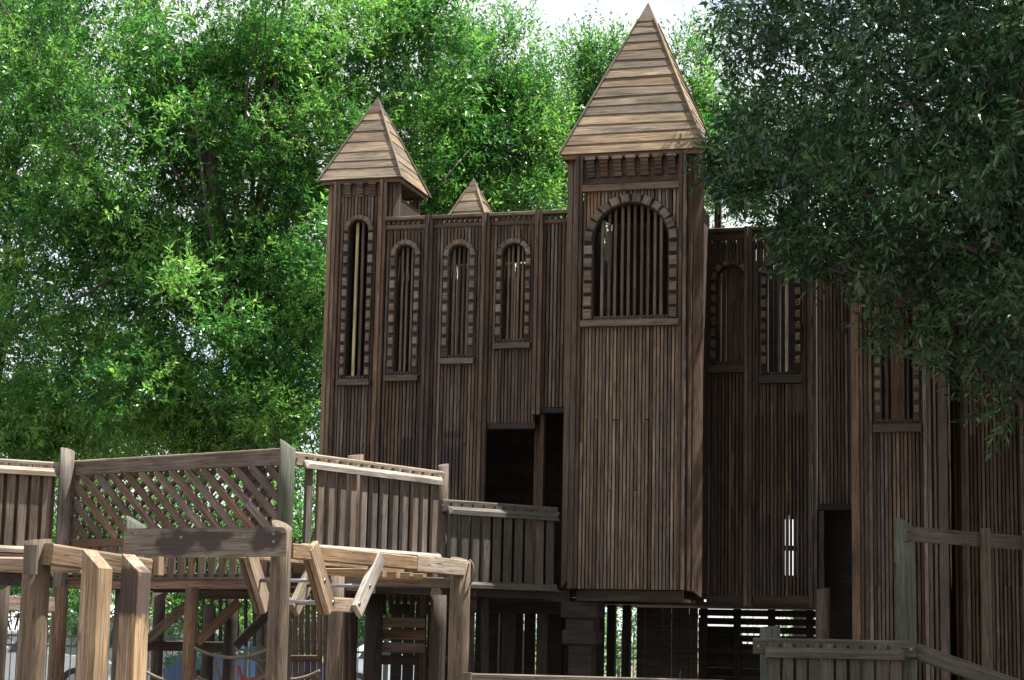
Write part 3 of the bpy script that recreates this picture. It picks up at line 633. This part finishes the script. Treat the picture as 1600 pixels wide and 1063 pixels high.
# end board, its front corners rounded
a = C3(195, 849, YF-.13); b = C3(448, 846.5, YF-.13); Ln = (b-a).length
pr = []
for (cx, cz, a0) in ((Ln-.04, .072, 0), (.035, .072, 90), (.035, -.076, 180), (Ln-.04, -.076, 270)):
    for k in range(5): q = math.radians(a0+22.5*k); pr.append((cx+.04*math.cos(q), cz+.04*math.sin(q)))
eb = MB().prism(pr, 1, -.025, .02).build('end_board', M['board_daub'], cf); eb.location = a
dr = (b-a).normalized(); eb.rotation_euler = (0, -math.asin(dr.z), math.atan2(dr.y, dr.x))
for (bx, bz) in ((.09, .075), (.44, .04), (.93, .04), (Ln-.1, .06), (Ln-.1, .0)):
    MB().tube([(bx, -.034, bz), (bx, -.024, bz)], .012, 8).build('bolt', M['bolt'], eb)
# the two long beams and the ladder between them
F0 = C3(452, 861, YF+.05); F2 = C3(716, 891, YB-.12); F2.z = F0.z
bd = (F2-F0).normalized(); BN = Vector((bd.y, -bd.x, 0)); GAP = .6
F1 = F0.lerp(F2, .70)
board(cf, 'beam', F0, F1, .12, .075, BN, 'tan', .01)
board(cf, 'beam', F1+bd*.003, F2+bd*.1, .145, .085, BN, 'railtop', .006)
board(cf, 'beam', F0-BN*GAP, F2-BN*GAP, .11, .075, BN, 'tan', .01)
board(cf, 'cross_beam', C3(540, 908, YB), C3(707, 911, YB), .1, .06, FRONT, 'deck', .008)
for k in range(5):
    p = F0.lerp(F2, .5+.085*k)-BN*.1-Vector((0, 0, .105)); board(cf, 'tread_board', p, p-BN*.42, .075, .06, (0, 0, 1), 'tan')
def onbeam(x, y, off=0.):
    """where the line of sight through a pixel meets the upright plane of the right hand beam"""
    r = Vector(ray(x, y)); P0 = F0+co+BN*off; t = (P0-Vector(CAM)).dot(BN)/r.dot(BN); return Vector(CAM)+r*t-co
V4 = [onbeam(489, 858, .02), onbeam(516, 953, .02), onbeam(557, 955, .02), onbeam(592, 874, .02)]
for sft in (0, GAP):
    w_ = [p-BN*sft for p in V4]
    board(cf, 'hanger_leg', w_[0]-(w_[1]-w_[0]).normalized()*.03, w_[1], .15, .05, BN, 'tan', .008)
    board(cf, 'hanger_leg', w_[0]-(w_[1]-w_[0]).normalized()*.0-BN*.053, w_[1]-BN*.053, .15, .045, BN, 'deck', .008)
    board(cf, 'hanger_leg', w_[3]-(w_[2]-w_[3]).normalized()*.03, w_[2], .15, .05, BN, 'railtop', .008)  # paler wood than the other leg: sunlight put into the colour
    board(cf, 'hanger_foot', w_[1]+Vector((0, 0, .045))-BN*.05, w_[2]+Vector((0, 0, .045))-BN*.05, .12, .045, BN, 'tan', .008)
for p, t in ((V4[0].lerp(V4[1], .52), 0), (V4[3].lerp(V4[2], .52), 0), (V4[1]+Vector((0, 0, .06)), 0), (V4[2]+Vector((0, 0, .06)), 0)):
    MB().tube([p+BN*.03, p-BN*(GAP+.03)], .016, 10).build('rung', M['tube'], cf, True)
# cable loop on the right hand post
MB().tube([C3(734, 875, YB-.05), C3(739, 882, YB-.08), C3(741, 895, YB-.08), C3(738, 908, YB-.05), C3(733, 914, YB-.02)], .009, 6).build('cable_loop', M['rope'], cf, True)

# ------------------------------------------------------------------ stepping posts at the left front
YS = 11.3
sp = thing('stepping_post_frame', 'frame with two layered square timber posts under a short sunlit beam', 'climbing frame', tuple(at(60, 1000, YS).xy)+(0,))
so2 = Vector(sp.location)
def S3(x, y, Y): return at(x, y, Y)-so2
def spole(x, y, Y, r, mat, sl, az): p = S3(x, y, Y); return pole(sp, 'post', (p.x, p.y, 0), p.z, r, mat, sl, az, lean=(.0, 0))
spole(60, 842, YS, .081, 'pole', .1, 0)
spole(208, 868, YS+.85, .07, 'inner', .2, 0)
board(sp, 'beam', S3(74, 866, YS-.09), S3(229, 889, YS+.55), .125, .095, Vector((.4, -.9, 0)), 'tan', .012)
board(sp, 'rear_beam', S3(-60, 880, YS+.3), S3(128, 884, YS+.3), .085, .07, FRONT, 'tan', .01)
board(sp, 'end_block', S3(49, 852, YS-.13), S3(47, 898, YS-.13), .095, .05, Vector((-.45, -.9, 0)), 'rail', .02)
board(sp, 'end_block', S3(247, 870, YS+.6), S3(246, 899, YS+.6), .06, .12, FRONT, 'tan', .015)
def layered(xl, xr, ytop, Y, mat):
    # three planks side by side make the left face, the broad right face catches the sun; tops sawn on the slant
    g_ = thing
    base = S3((xl+xr)/2, ytop, Y); ang = math.radians(35); ux = Vector((math.cos(ang), math.sin(ang), 0)); uy = Vector((-ux.y, ux.x, 0))
    # ux: along the sunlit right face; -uy... layers stacked along the left face direction
    lf = Vector((-math.cos(math.radians(22)), math.sin(math.radians(22)), 0)); rf = Vector((math.cos(math.radians(68)), math.sin(math.radians(68)), 0))
    for k in range(3):
        c = base+lf*(.02+.0405*k); d_ = .14
        p = MB(); w2 = .0385
        a_ = c-rf*0; q = [a_, a_+rf*d_, a_+rf*d_+lf*w2, a_+lf*w2]
        h0 = -.08+.045*k*1.
        v = [(v_.x, v_.y, -so2.z) for v_ in q]; tz = base.z
        v += [(q[0].x, q[0].y, tz-.11+.036*k), (q[1].x, q[1].y, tz-.11+.036*k), (q[2].x, q[2].y, tz-.074+.036*k), (q[3].x, q[3].y, tz-.074+.036*k)]
        # mesh with X up so that the grain follows the post
        vv = [(z, x-c.x, y-c.y) for x, y, z in v]
        p.add(vv, [(0, 3, 2, 1), (4, 5, 6, 7), (0, 1, 5, 4), (1, 2, 6, 5), (2, 3, 7, 6), (3, 0, 4, 7)])
        o = p.build('layered_plank', M[mat], sp); o.matrix_local = Matrix(((0, 1, 0, c.x), (0, 0, 1, c.y), (1, 0, 0, 0), (0, 0, 0, 1)))
layered(161, 161, 858, YS-.2, 'tan')
layered(222, 222, 865, YS+.15, 'post_daub')
# swing frame at the far left edge
sw = thing('ring_frame', 'dark post and beam with hanging triangular handles at the picture edge', 'climbing frame', tuple(at(4, 1000, 14).xy)+(0,)); sw['label'] = 'dark post and beam holding black triangular handles'
wo = Vector(sw.location); p = at(3, 915, 14)-wo; pole(sw, 'post', (p.x, p.y, 0), p.z, .06, 'inner', .8, 0)
board(sw, 'beam', at(3, 943, 14)-wo, at(80, 945, 15)-wo, .11, .06, FRONT, 'deck')
for x in (9, 30):
    q = [at(x, 958, 14.3)-wo, at(x-7, 985, 14.3)-wo, at(x+7, 985, 14.3)-wo, at(x, 958, 14.3)-wo]; MB().tube(q, .009, 6).build('handle', M['rubber'], sw)
# rope net below the deck
rn = thing('rope_net', 'dark sagging ropes of a climbing net strung below the bridge deck', 'rope net', tuple(at(350, 1040, 19.2).xy)+(0,)); ro_ = Vector(rn.location)
def rope(p, q, sag, mat='rope', r=.017):
    a = at(*p)-ro_; b = at(*q)-ro_; pts = [a.lerp(b, k/12)-Vector((0, 0, sag*4*(k/12)*(1-k/12))) for k in range(13)]
    MB().tube(pts, r, 6).build('rope', M[mat], rn, True)
rope((303, 1012, 18.9), (432, 1008, 18.9), .11); rope((372, 1020, 19.6), (425, 1032, 19.6), .03); rope((228, 1050, 18.6), (330, 1068, 18.6), .06)
rope((300, 1055, 19), (425, 1053, 19), .1); rope((400, 1032, 19.5), (418, 1063, 19.5), 0); rope((335, 1035, 19.3), (345, 1066, 19.3), 0, 'rope', .022); rope((375, 1062, 19.2), (425, 1050, 19.2), .03, 'redrope', .02); rope((372, 1040, 19.2), (380, 1070, 19.2), 0, 'redrope', .02)
rope((453, 1062, 18.9), (500, 1048, 18.9), .02)

# ------------------------------------------------------------------ right foreground railings
YR = 16.2
a = at(1190, 998, YR); b = at(1418, 1000, YR-.1)
railing('railing', 'mossy board railing beside a tall round mossy post before the castle foot', (a.x, a.y), (b.x, b.y), 1.648, .74, 10, 'moss', strip='moss', lower=False)
hr = thing('handrail_frame', 'mossy round post carrying a high beam and a handrail slanting down', 'handrail', tuple(at(1418, 1000, YR).xy)+(0,)); ho = Vector(hr.location)
p = at(1418, 808, YR)-ho; pole(hr, 'post', (p.x, p.y+.1, 0), p.z, .08, 'greenpole', .6, math.pi*1.05)
p = at(1206, 977, YR+.1)-ho; pole(hr, 'post', (p.x, p.y+.1, 0), p.z, .085, 'greenpole', .1, 0)
board(hr, 'beam', at(1414, 834, YR)-ho, at(1640, 852, YR+1.3)-ho, .125, .05, FRONT, 'moss', .01)
board(hr, 'handrail', at(1432, 1018, YR)-ho, at(1680, 1108, YR-1.0)-ho, .135, .06, FRONT, 'moss', .012)
pp = at(1537, 826, YR+.62)-ho; mb = MB()
for s in (-1, 1): pass
board(hr, 'slotted_post', (pp.x, pp.y-.06, -.0), (pp.x, pp.y-.06, pp.z), .085, .04, FRONT, 'moss', .01)
pp = at(1602, 830, YR+1.)-ho; board(hr, 'slotted_post', (pp.x, pp.y-.06, -.0), (pp.x, pp.y-.06, pp.z), .085, .04, FRONT, 'moss', .01)
nr_ = thing('low_rail', 'low sunlit rail with a small end post crossing before the castle foot', 'rail', tuple(at(730, 1055, 13.5).xy)+(0,)); no = Vector(nr_.location)
board(nr_, 'top_board', at(736, 1060, 13.5)-no, at(1130, 1070, 14.2)-no, .07, .05, FRONT, 'rail', .008)
q = at(730, 1051, 13.5)-no; board(nr_, 'end_post', (q.x, q.y, 0), (q.x, q.y, q.z), .07, .07, FRONT, 'rail', .01)
q = at(1130, 1066, 14.2)-no; board(nr_, 'end_post', (q.x, q.y, 0), (q.x, q.y, q.z), .07, .07, FRONT, 'rail', .01)

# ------------------------------------------------------------------ trees
def leaf_cloud(name, parent, mat, clumps, shoot_n, leaf_l, leaf_w, per, up=.3, shoot_len=.32, droop=0., dirs=None):
    """clumps: (centre, radius) list. Each clump holds leafy shoots; each shoot carries `per` lance-shaped leaves"""
    C = np.array([c for c, r in clumps]); Rr = np.array([r for c, r in clumps]); n = len(C)
    k = np.repeat(np.arange(n), shoot_n); m = len(k)
    v = rng.normal(size=(m, 3)); v /= np.linalg.norm(v, axis=1, keepdims=True)
    rad = rng.random(m)**.45
    v2 = v.copy(); v2[:, 2] *= .75
    base = C[k]+v2*(rad*Rr[k])[:, None]
    sd_ = v*.75+rng.normal(size=(m, 3))*.45; sd_[:, 2] += up; sd_ /= np.linalg.norm(sd_, axis=1, keepdims=True)
    ln = shoot_len*(.6+.8*rng.random(m))
    # leaves along the shoots
    j = np.repeat(np.arange(m), per); q = len(j); t = np.tile((np.arange(per)+.3)/per, m)
    p = base[j]+sd_[j]*(ln[j]*t)[:, None]
    ld = rng.normal(size=(q, 3)); ld -= sd_[j]*np.sum(ld*sd_[j], 1)[:, None]; ld /= np.linalg.norm(ld, axis=1, keepdims=True)
    ld = ld*(1.05-.45*t)[:, None]+sd_[j]*(.25+.6*t)[:, None]+rng.normal(size=(q, 3))*.22; ld[:, 2] -= droop; ld /= np.linalg.norm(ld, axis=1, keepdims=True)
    side = np.cross(ld, rng.normal(size=(q, 3))*.7+np.array([0, 0, 1.])); side /= np.linalg.norm(side, axis=1, keepdims=True)+1e-9
    nrm = np.cross(side, ld)
    L_ = leaf_l*(.45+1.0*rng.random(q)); Wd = leaf_w*(.55+.9*rng.random(q))
    V = np.empty((q, 4, 3), np.float32)
    V[:, 0] = p; mid = p+ld*(L_*.45)[:, None]+nrm*(.06*L_)[:, None]
    V[:, 1] = mid-side*(Wd/2)[:, None]; V[:, 2] = p+ld*L_[:, None]-nrm*(.05*L_)[:, None]; V[:, 3] = mid+side*(Wd/2)[:, None]
    me = bpy.data.meshes.new(name); me.vertices.add(q*4); me.vertices.foreach_set('co', V.ravel())
    me.loops.add(q*4); me.loops.foreach_set('vertex_index', np.arange(q*4, dtype=np.int32))
    me.polygons.add(q); me.polygons.foreach_set('loop_start', np.arange(0, q*4, 4, dtype=np.int32)); me.polygons.foreach_set('loop_total', np.full(q, 4, np.int32))
    tint = np.clip(.5+.22*rng.normal(size=m)[j]+.12*rng.normal(size=q)+.18*rng.normal(size=n)[k][j], 0, 1)
    at_ = me.attributes.new('tint', 'FLOAT', 'FACE'); at_.data.foreach_set('value', tint.astype(np.float32))
    me.materials.append(M[mat]); me.update(calc_edges=True)
    return link(bpy.data.objects.new(name, me), parent)
def ell(center, rad, n, rmin, rmax, shell=.5):
    out = []
    for _ in range(n):
        v = rng.normal(size=3); v /= np.linalg.norm(v); r = rng.random()**(1/(1+2*shell)); out.append((np.array(center)+v*np.array(rad)*r, rng.uniform(rmin, rmax)))
    return out
def limbs(mb, root, top, targets, r0, forks=5, wob=.25):
    """trunk then limbs: each target is reached from a point on the trunk"""
    root = Vector(root); top = Vector(top); pts = []; n = 8
    for i in range(n+1):
        t = i/n; pts.append(root.lerp(top, t)+Vector((math.sin(t*5+root.x)*wob*.5*t, math.cos(t*4+root.y)*wob*.5*t, 0)))
    mb.tube(pts, [r0*(1-.72*(i/n))*(1.25 if i == 0 else 1) for i in range(n+1)], 10)
    for c in targets:
        c = Vector(c); t = random.uniform(.3, .95); i = min(n-1, int(t*n)); a = pts[i].lerp(pts[i+1], t*n-i); rr = r0*(1-.72*t)*.42
        m1 = a.lerp(c, .45)+Vector((random.uniform(-.3, .3), random.uniform(-.3, .3), -random.uniform(.0, .12)*(c-a).length))
        m2 = a.lerp(c, .75)+Vector((random.uniform(-.2, .2), random.uniform(-.2, .2), 0))
        mb.tube([a, a.lerp(m1, .5)+Vector((0, 0, -.04)), m1, m2, c], [rr, rr*.85, rr*.62, rr*.36, rr*.12], 7)
def tree(name, label, root, top, lobes, r0, leafs, mat, leaf_l, leaf_w, shoots, per, cat='tree', group=None, ntarget=40, up=.3, slen=.32, bark='bark', rmin=.35, rmax=.75, shell=.5, droop=0.):
    """lobes: (px, py, Y, rx, rz, ry metres, clumps)"""
    t = thing(name, label, cat, tuple(root), 0, group); rt = np.array(root); cl = []
    for (px, py, Y, rx, rz, ry, n) in lobes:
        c = np.array(at(px, py, Y))-rt; cl += ell(c, (rx, ry, rz), n, rmin, rmax, shell)
    leaf_cloud('crown', t, mat, cl, shoots, leaf_l, leaf_w, per, up, slen, droop)
    mb = MB(); tg = [cl[i][0] for i in rng.choice(len(cl), min(ntarget, len(cl)), replace=False)]
    limbs(mb, (0, 0, 0), Vector(top)-Vector(root), tg, r0); mb.build('trunk', M[bark], t, True)
    return t
def gp(px, Y): p = at(px, 1000, Y); return (p.x, p.y, 0.)
tree('broad_tree', 'broad sunlit green tree with forking trunk behind the wooden bridge', gp(443, 30.5), at(330, 150, 31), [
    (250, 130, 31, 3.4, 3.6, 3., 95), (480, 100, 31.5, 2.4, 3.4, 2.6, 70), (390, 440, 30, 2.3, 2.4, 2.2, 52), (640, 60, 32, 1.35, 2.4, 1.6, 34), (130, 420, 31, 2.2, 2.6, 2.2, 48),
    (610, 250, 32.5, 1.8, 1.6, 1.6, 30), (450, 620, 30, 1.0, 1.0, 1.6, 22), (250, 630, 30.5, 2.2, 1.0, 2., 34), (330, 690, 31, 1.7, .45, 1.5, 14), (480, 520, 31.5, .9, 1.2, 1.2, 18), (300, 330, 32.5, 2.5, 2., 1., 40)], .28, None, 'leaf', .105, .036, 51, 12, ntarget=28)
tree('broad_tree', 'dense green tree beyond the sunlit doubled board railing', gp(-60, 33), at(-40, 200, 33), [
    (20, 330, 33, 2.5, 4.2, 2.5, 70), (60, 30, 33.5, 2.4, 2.6, 2.2, 45), (30, 610, 32.5, 2.4, 1.3, 2., 30), (-130, 300, 33, 2., 4, 2., 26), (180, 660, 33, 1.6, .7, 1.4, 18), (60, 690, 33, 2.2, .5, 1.4, 16)], .3, None, 'leaf', .105, .036, 46, 12, ntarget=30)
tree('slender_tree', 'bright leafy tree with upright sprigs between the two pointed roofs', gp(775, 34), at(775, 120, 34), [
    (750, 330, 34, 1.7, 1.5, 1.4, 28), (765, 215, 34, 1.45, 1.5, 1.2, 28), (700, 150, 34, 1.0, 1.2, 1., 14), (795, 115, 34, .55, .95, .5, 9), (840, 190, 34, .5, .9, .6, 9), (660, 370, 33.5, 1.4, 1.2, 1.2, 18), (740, 80, 34.4, .3, .4, .3, 3)],
    .16, None, 'leaf', .1, .031, 54, 13, ntarget=20, up=.95, slen=.55, rmin=.3, rmax=.5)
tree('slender_tree', 'bright upright tree rising directly behind the largest pointed roof', gp(1090, 35), at(950, 130, 35), [
    (940, 260, 35, 1.25, 1.9, 1.2, 26), (940, 130, 35, .6, .9, .6, 10), (890, 200, 35, .5, .9, .5, 8), (1080, 180, 35, .75, 1.1, .8, 12), (1110, 280, 35, .9, 1.3, 1., 18), (850, 300, 35, 1., .8, .9, 10), (1085, 95, 35, .25, .4, .3, 2)],
    .16, None, 'leaf', .1, .031, 54, 13, ntarget=20, up=.95, slen=.55, rmin=.3, rmax=.5)
tree('broad_tree', 'bright green tree glimpsed behind the castle wall under the dark overhanging branches', gp(1250, 34), at(1250, 250, 34), [(1210, 260, 34, 1.7, 1.5, 1.4, 34), (1330, 330, 34, 1.6, 1.9, 1.4, 26)], .17, None, 'leaf', .1, .034, 50, 12, ntarget=14)
# the near tree on the right: crown hangs in front of the right half of the castle
edge = [(1230, -120), (1140, -40), (1088, 30), (1104, 130), (1126, 170), (1104, 205), (1084, 240), (1086, 266), (1120, 300), (1135, 345), (1205, 355), (1195, 405), (1230, 425), (1260, 455), (1300, 470), (1340, 500), (1330, 545), (1322, 575), (1385, 565), (1420, 560), (1455, 610), (1470, 660), (1500, 715), (1530, 755), (1560, 735), (1580, 700), (1640, 690), (1800, 720), (2000, 700), (2300, 500), (2300, -500), (1330, -500)]
def inside(x, y):
    c = False; n = len(edge)
    for i in range(n):
        (x0, y0), (x1, y1) = edge[i], edge[(i+1) % n]
        if (y0 > y) != (y1 > y) and x < (x1-x0)*(y-y0)/(y1-y0)+x0: c = not c
    return c
def dist_edge(x, y):
    m = 1e9
    for i in range(len(edge)-3):
        (x0, y0), (x1, y1) = edge[i], edge[i+1]; dx, dy = x1-x0, y1-y0; t = max(0, min(1, ((x-x0)*dx+(y-y0)*dy)/(dx*dx+dy*dy))); m = min(m, math.hypot(x-x0-t*dx, y-y0-t*dy))
    return m
rt = gp(1880, 16.5)
nt_ = thing('overhanging_tree', 'dark leafy tree hanging its branches in front of the castle wall and roof edge', 'tree', rt)
cl = []; tries = 0
while len(cl) < 470 and tries < 20000:
    tries += 1; x = random.uniform(1100, 1780); y = random.uniform(-330, 770)
    if not inside(x, y): continue
    de = dist_edge(x, y)
    if de < 25 or (y > 430 and random.random() < .5): continue
    dep = min(3.3, .35+de/60.)                 # the crown is thin at its rim and deep inside
    Y = max(16.6, 19.9-(x-1100)/500*2.6)+random.uniform(-dep, dep)*.95
    cl.append((np.array(at(x, y, Y))-np.array(rt), min(.36, (de-15)*Y/FPX)))
cl2 = ell(np.array(at(1900, 0, 16.5))-np.array(rt), (2.2, 3., 3.6), 120, .35, .6)
cl2 += ell(np.array((7.2, 11.0, 8.2))-np.array(rt), (2.9, 3.4, 1.6), 130, .4, .65)      # crown lobes above and beside the frame, unseen, added to shade the castle
cl2 += ell(np.array((6.3, 13., 5.6))-np.array(rt), (1.5, 3., 2.), 90, .35, .6)
cl2 += ell(np.array((6.4, 20.6, 8.6))-np.array(rt), (1.5, 1.7, 1.9), 70, .35, .6)
cl2 += ell(np.array((4.6, 9.6, 8.4))-np.array(rt), (2.7, 3.0, 1.5), 110, .4, .65)
cl2 += ell(np.array((6.3, 16.5, 10.4))-np.array(rt), (3.2, 3.2, 1.6), 110, .4, .65)
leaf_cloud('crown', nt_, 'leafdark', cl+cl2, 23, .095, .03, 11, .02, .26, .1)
mb = MB(); tg = [cl[i][0] for i in rng.choice(len(cl), 130, replace=False)]
limbs(mb, (0, 0, 0), at(1800, -250, 16.5)-Vector(rt), tg, .26); mb.build('trunk', M['barkdark'], nt_, True)

# ------------------------------------------------------------------ beyond: fence, cars, shelter, palm, shrubs
fn = thing('picket_fence', 'tall metal picket fence with curved tips beyond the playground', 'fence', (-14, 40, 0))
FL_ = 26.
for z in (.25, 1.22, 1.42): MB().box((0, -.02, z), (FL_, .02, z+.045)).build('rail', M['fence'], fn)
pk = MB().tube([(0, 0, 0), (0, 0, 1.5), (0, -.05, 1.66), (0, -.15, 1.8), (0, -.28, 1.88)], .012, 5).mesh('picket', M['fence'])
nP = 210
for i in range(nP): o = link(bpy.data.objects.new('picket', pk), fn); o.location = (i*FL_/nP+.06, 0, 0)
for i in range(10): MB().box((i*2.88-.04, -.04, 0), (i*2.88+.04, .04, 1.75)).build('fence_post', M['fence'], fn)
def car(label, px, Y, mat, rz=0., van=False, group=None):
    t = thing('parked_car', label, 'car', gp(px, Y), rz)
    if van: prof = [(-2.3, .35), (2.25, .35), (2.35, .9), (1.9, 1.05), (1.3, 1.85), (-2.2, 1.9), (-2.35, 1.2)]
    else: prof = [(-2.15, .35), (2.1, .32), (2.2, .75), (1.9, .88), (1.0, .98), (.35, 1.42), (-1.0, 1.46), (-1.75, 1.02), (-2.15, .95), (-2.22, .6)]
    mb = MB(); n = len(prof)
    for y, s in ((-.86, 1.), (.86, 1.)):
        mb.v += [(x, y*(.82 if z > 1.2 else 1), z) for x, z in prof]
    mb.f = [tuple(range(n)), tuple(range(2*n-1, n-1, -1))]+[(i+n, (i+1) % n+n, (i+1) % n, i) for i in range(n)]
    mb.build('body', M[mat], t)
    for s in (-1, 1):
        for x in (-1.35, 1.35):
            wo_ = MB().tube([(x, s*.74, .33), (x, s*.9, .33)], .33, 16).build('wheel', M['rubber'], t)
            MB().tube([(x, s*.9, .33), (x, s*.912, .33)], .19, 12).build('rim', M['tube'], wo_)
        wz0, wz1 = (1.15, 1.7) if van else (1.0, 1.36)
        for (xa, xb) in ((-1.35, -.35), (-.28, .62)):
            v = [(xa, s*.865, wz0), (xb, s*.865, wz0), (xb-.25, s*.77*1., wz1), (xa+.25, s*.77, wz1)]
            w_ = [(x, y+s*.03, z) for x, y, z in v]
            MB().add(v+w_, [(0, 1, 2, 3), (7, 6, 5, 4), (0, 4, 5, 1), (1, 5, 6, 2), (2, 6, 7, 3), (3, 7, 4, 0)]).build('window', M['glass'], t)
    for s in (-1, 1): MB().box((2.12, s*.62-.14, .6), (2.2, s*.62+.14, .74)).build('headlight', M['white'], t)
car('white parked car behind the picket fence beside the pale shelter', 40, 48, 'carwhite', .1)
car('blue parked car behind the picket fence under the bridge deck', 400, 49, 'carblue', .05)
car('white parked van behind the picket fence below the lattice screen', 255, 50, 'carwhite', -.05, True)
car('white car parked behind the fence below the castle wall', 640, 50, 'carwhite', .1)
sh = thing('shelter', 'pale grey roofed shelter with salmon gable beyond the fence', 'shelter', gp(60, 58)); 
MB().box((-3, -.0, 0), (2.2, 3, 1.95)).build('wall', M['wallsalmon'], sh)
MB().add([(-3.4, -1.4, 1.5), (2.7, -1.4, 1.5), (2.7, 1.5, 2.35), (-3.4, 1.5, 2.35), (-3.4, -1.4, 1.44), (2.7, -1.4, 1.44), (2.7, 1.5, 2.29), (-3.4, 1.5, 2.29)], [(0, 1, 2, 3), (7, 6, 5, 4), (0, 4, 5, 1), (1, 5, 6, 2), (2, 6, 7, 3), (3, 7, 4, 0)]).build('roof', M['roofgrey'], sh)
for x in (-3.2, 2.5): MB().box((x-.05, -1.3, 0), (x+.05, -1.2, 1.45)).build('post', M['white'], sh)
pm = thing('palm_tree', 'palm tree with rough pinkish trunk seen under the bridge deck', 'palm', gp(246, 46)); mb = MB()
for i in range(18): z = i*.24; r = .15+.03*(i % 2); mb.tube([(0.02*math.sin(i), 0, z), (0.02*math.sin(i+1), 0, z+.24)], [r*1.15, r*.85], 9, False)
mb.build('trunk', M['palm'], pm)
for k in range(14):
    a = k*2.4; mb = MB(); el = .9-.1*(k % 8); pts = []
    for i in range(9):
        t = i/8; pts.append(Vector((math.cos(a)*1.9*t, math.sin(a)*1.9*t, 4.3+el*1.6*t-1.9*t*t)))
    for i in range(8):
        p, q = pts[i], pts[i+1]; d = (q-p).normalized(); sd_ = d.cross(Vector((0, 0, 1))).normalized()
        for s in (-1, 1):
            for h in (0, .5):
                b0 = p.lerp(q, h); tip = b0+sd_*s*.5*(1-.5*i/8)+d*.25-Vector((0, 0, .12)); mb.add([b0, b0+d*.06, tip], [(0, 1, 2)])
    mb.tube(pts, .015, 4); mb.build('frond', M['leaffar'], pm)
for (px, Y, h, ds) in ((-20, 47, 5.6, 'small leafy tree with low crown behind the doubled board railing'), (150, 49, 6.0, 'small leafy tree behind the lattice end next to the doubled board railing'), (320, 47, 5.8, 'small leafy tree behind the lattice end next to the greenish post'), (455, 50, 5.8, 'small leafy tree behind the railing that meets the castle wall'), (600, 52, 4.4, 'small leafy tree behind the shaded boards under the castle deck')):
    b = gp(px, Y); t = thing('small_tree', ds, 'tree', b, 0, 'small trees beyond the fence')
    leaf_cloud('crown', t, 'leaf', ell((0, 0, h*.62), (1.9, 1.4, h*.46), 62, .4, .65), 34, .15, .052, 9, .3, .4)
    mb = MB(); limbs(mb, (0, 0, 0), (0, 0, h*.7), [(random.uniform(-1.3, 1.3), random.uniform(-1, 1), random.uniform(.4, .9)*h) for _ in range(9)], .1); mb.build('trunk', M['bark'], t, True)
shr = [(20, 62, 2.6), (130, 55, 2.4), (205, 66, 3.), (330, 64, 2.6), (420, 57, 2.4), (560, 62, 2.4), (700, 60, 2.8), (965, 55, 3.), (1250, 70, 3.4), (860, 64, 3.2)]
desc = ['rounded pale shrub beyond the shelter', 'leafy shrub beyond the fence under the lattice screen', 'tall shrub beside the palm trunk', 'loose shrub behind the diagonal deck braces', 'shrub above the blue car beyond the fence', 'shrub behind the lower castle windows', 'shrub beyond the fence behind the thin dark posts by the castle pillar', 'green shrub seen through the slot under the tower', 'tall far shrub behind the gapped siding boards', 'dense far shrub behind the castle pillar']
for (px, Y, h), ds in zip(shr, desc):
    b = gp(px, Y); t = thing('shrub', ds, 'shrub', b, 0, 'shrubs beyond the fence')
    leaf_cloud('foliage', t, 'leaffar', ell((0, 0, h*.55), (h*.75, h*.6, h*.5), 22, .4, .7), 22, .17, .06, 8, .3, .4)
    mb = MB(); limbs(mb, (0, 0, 0), (0, 0, h*.6), [(random.uniform(-h, h)*.5, random.uniform(-h, h)*.3, random.uniform(.5, .9)*h) for _ in range(7)], .06); mb.build('stem', M['bark'], t)
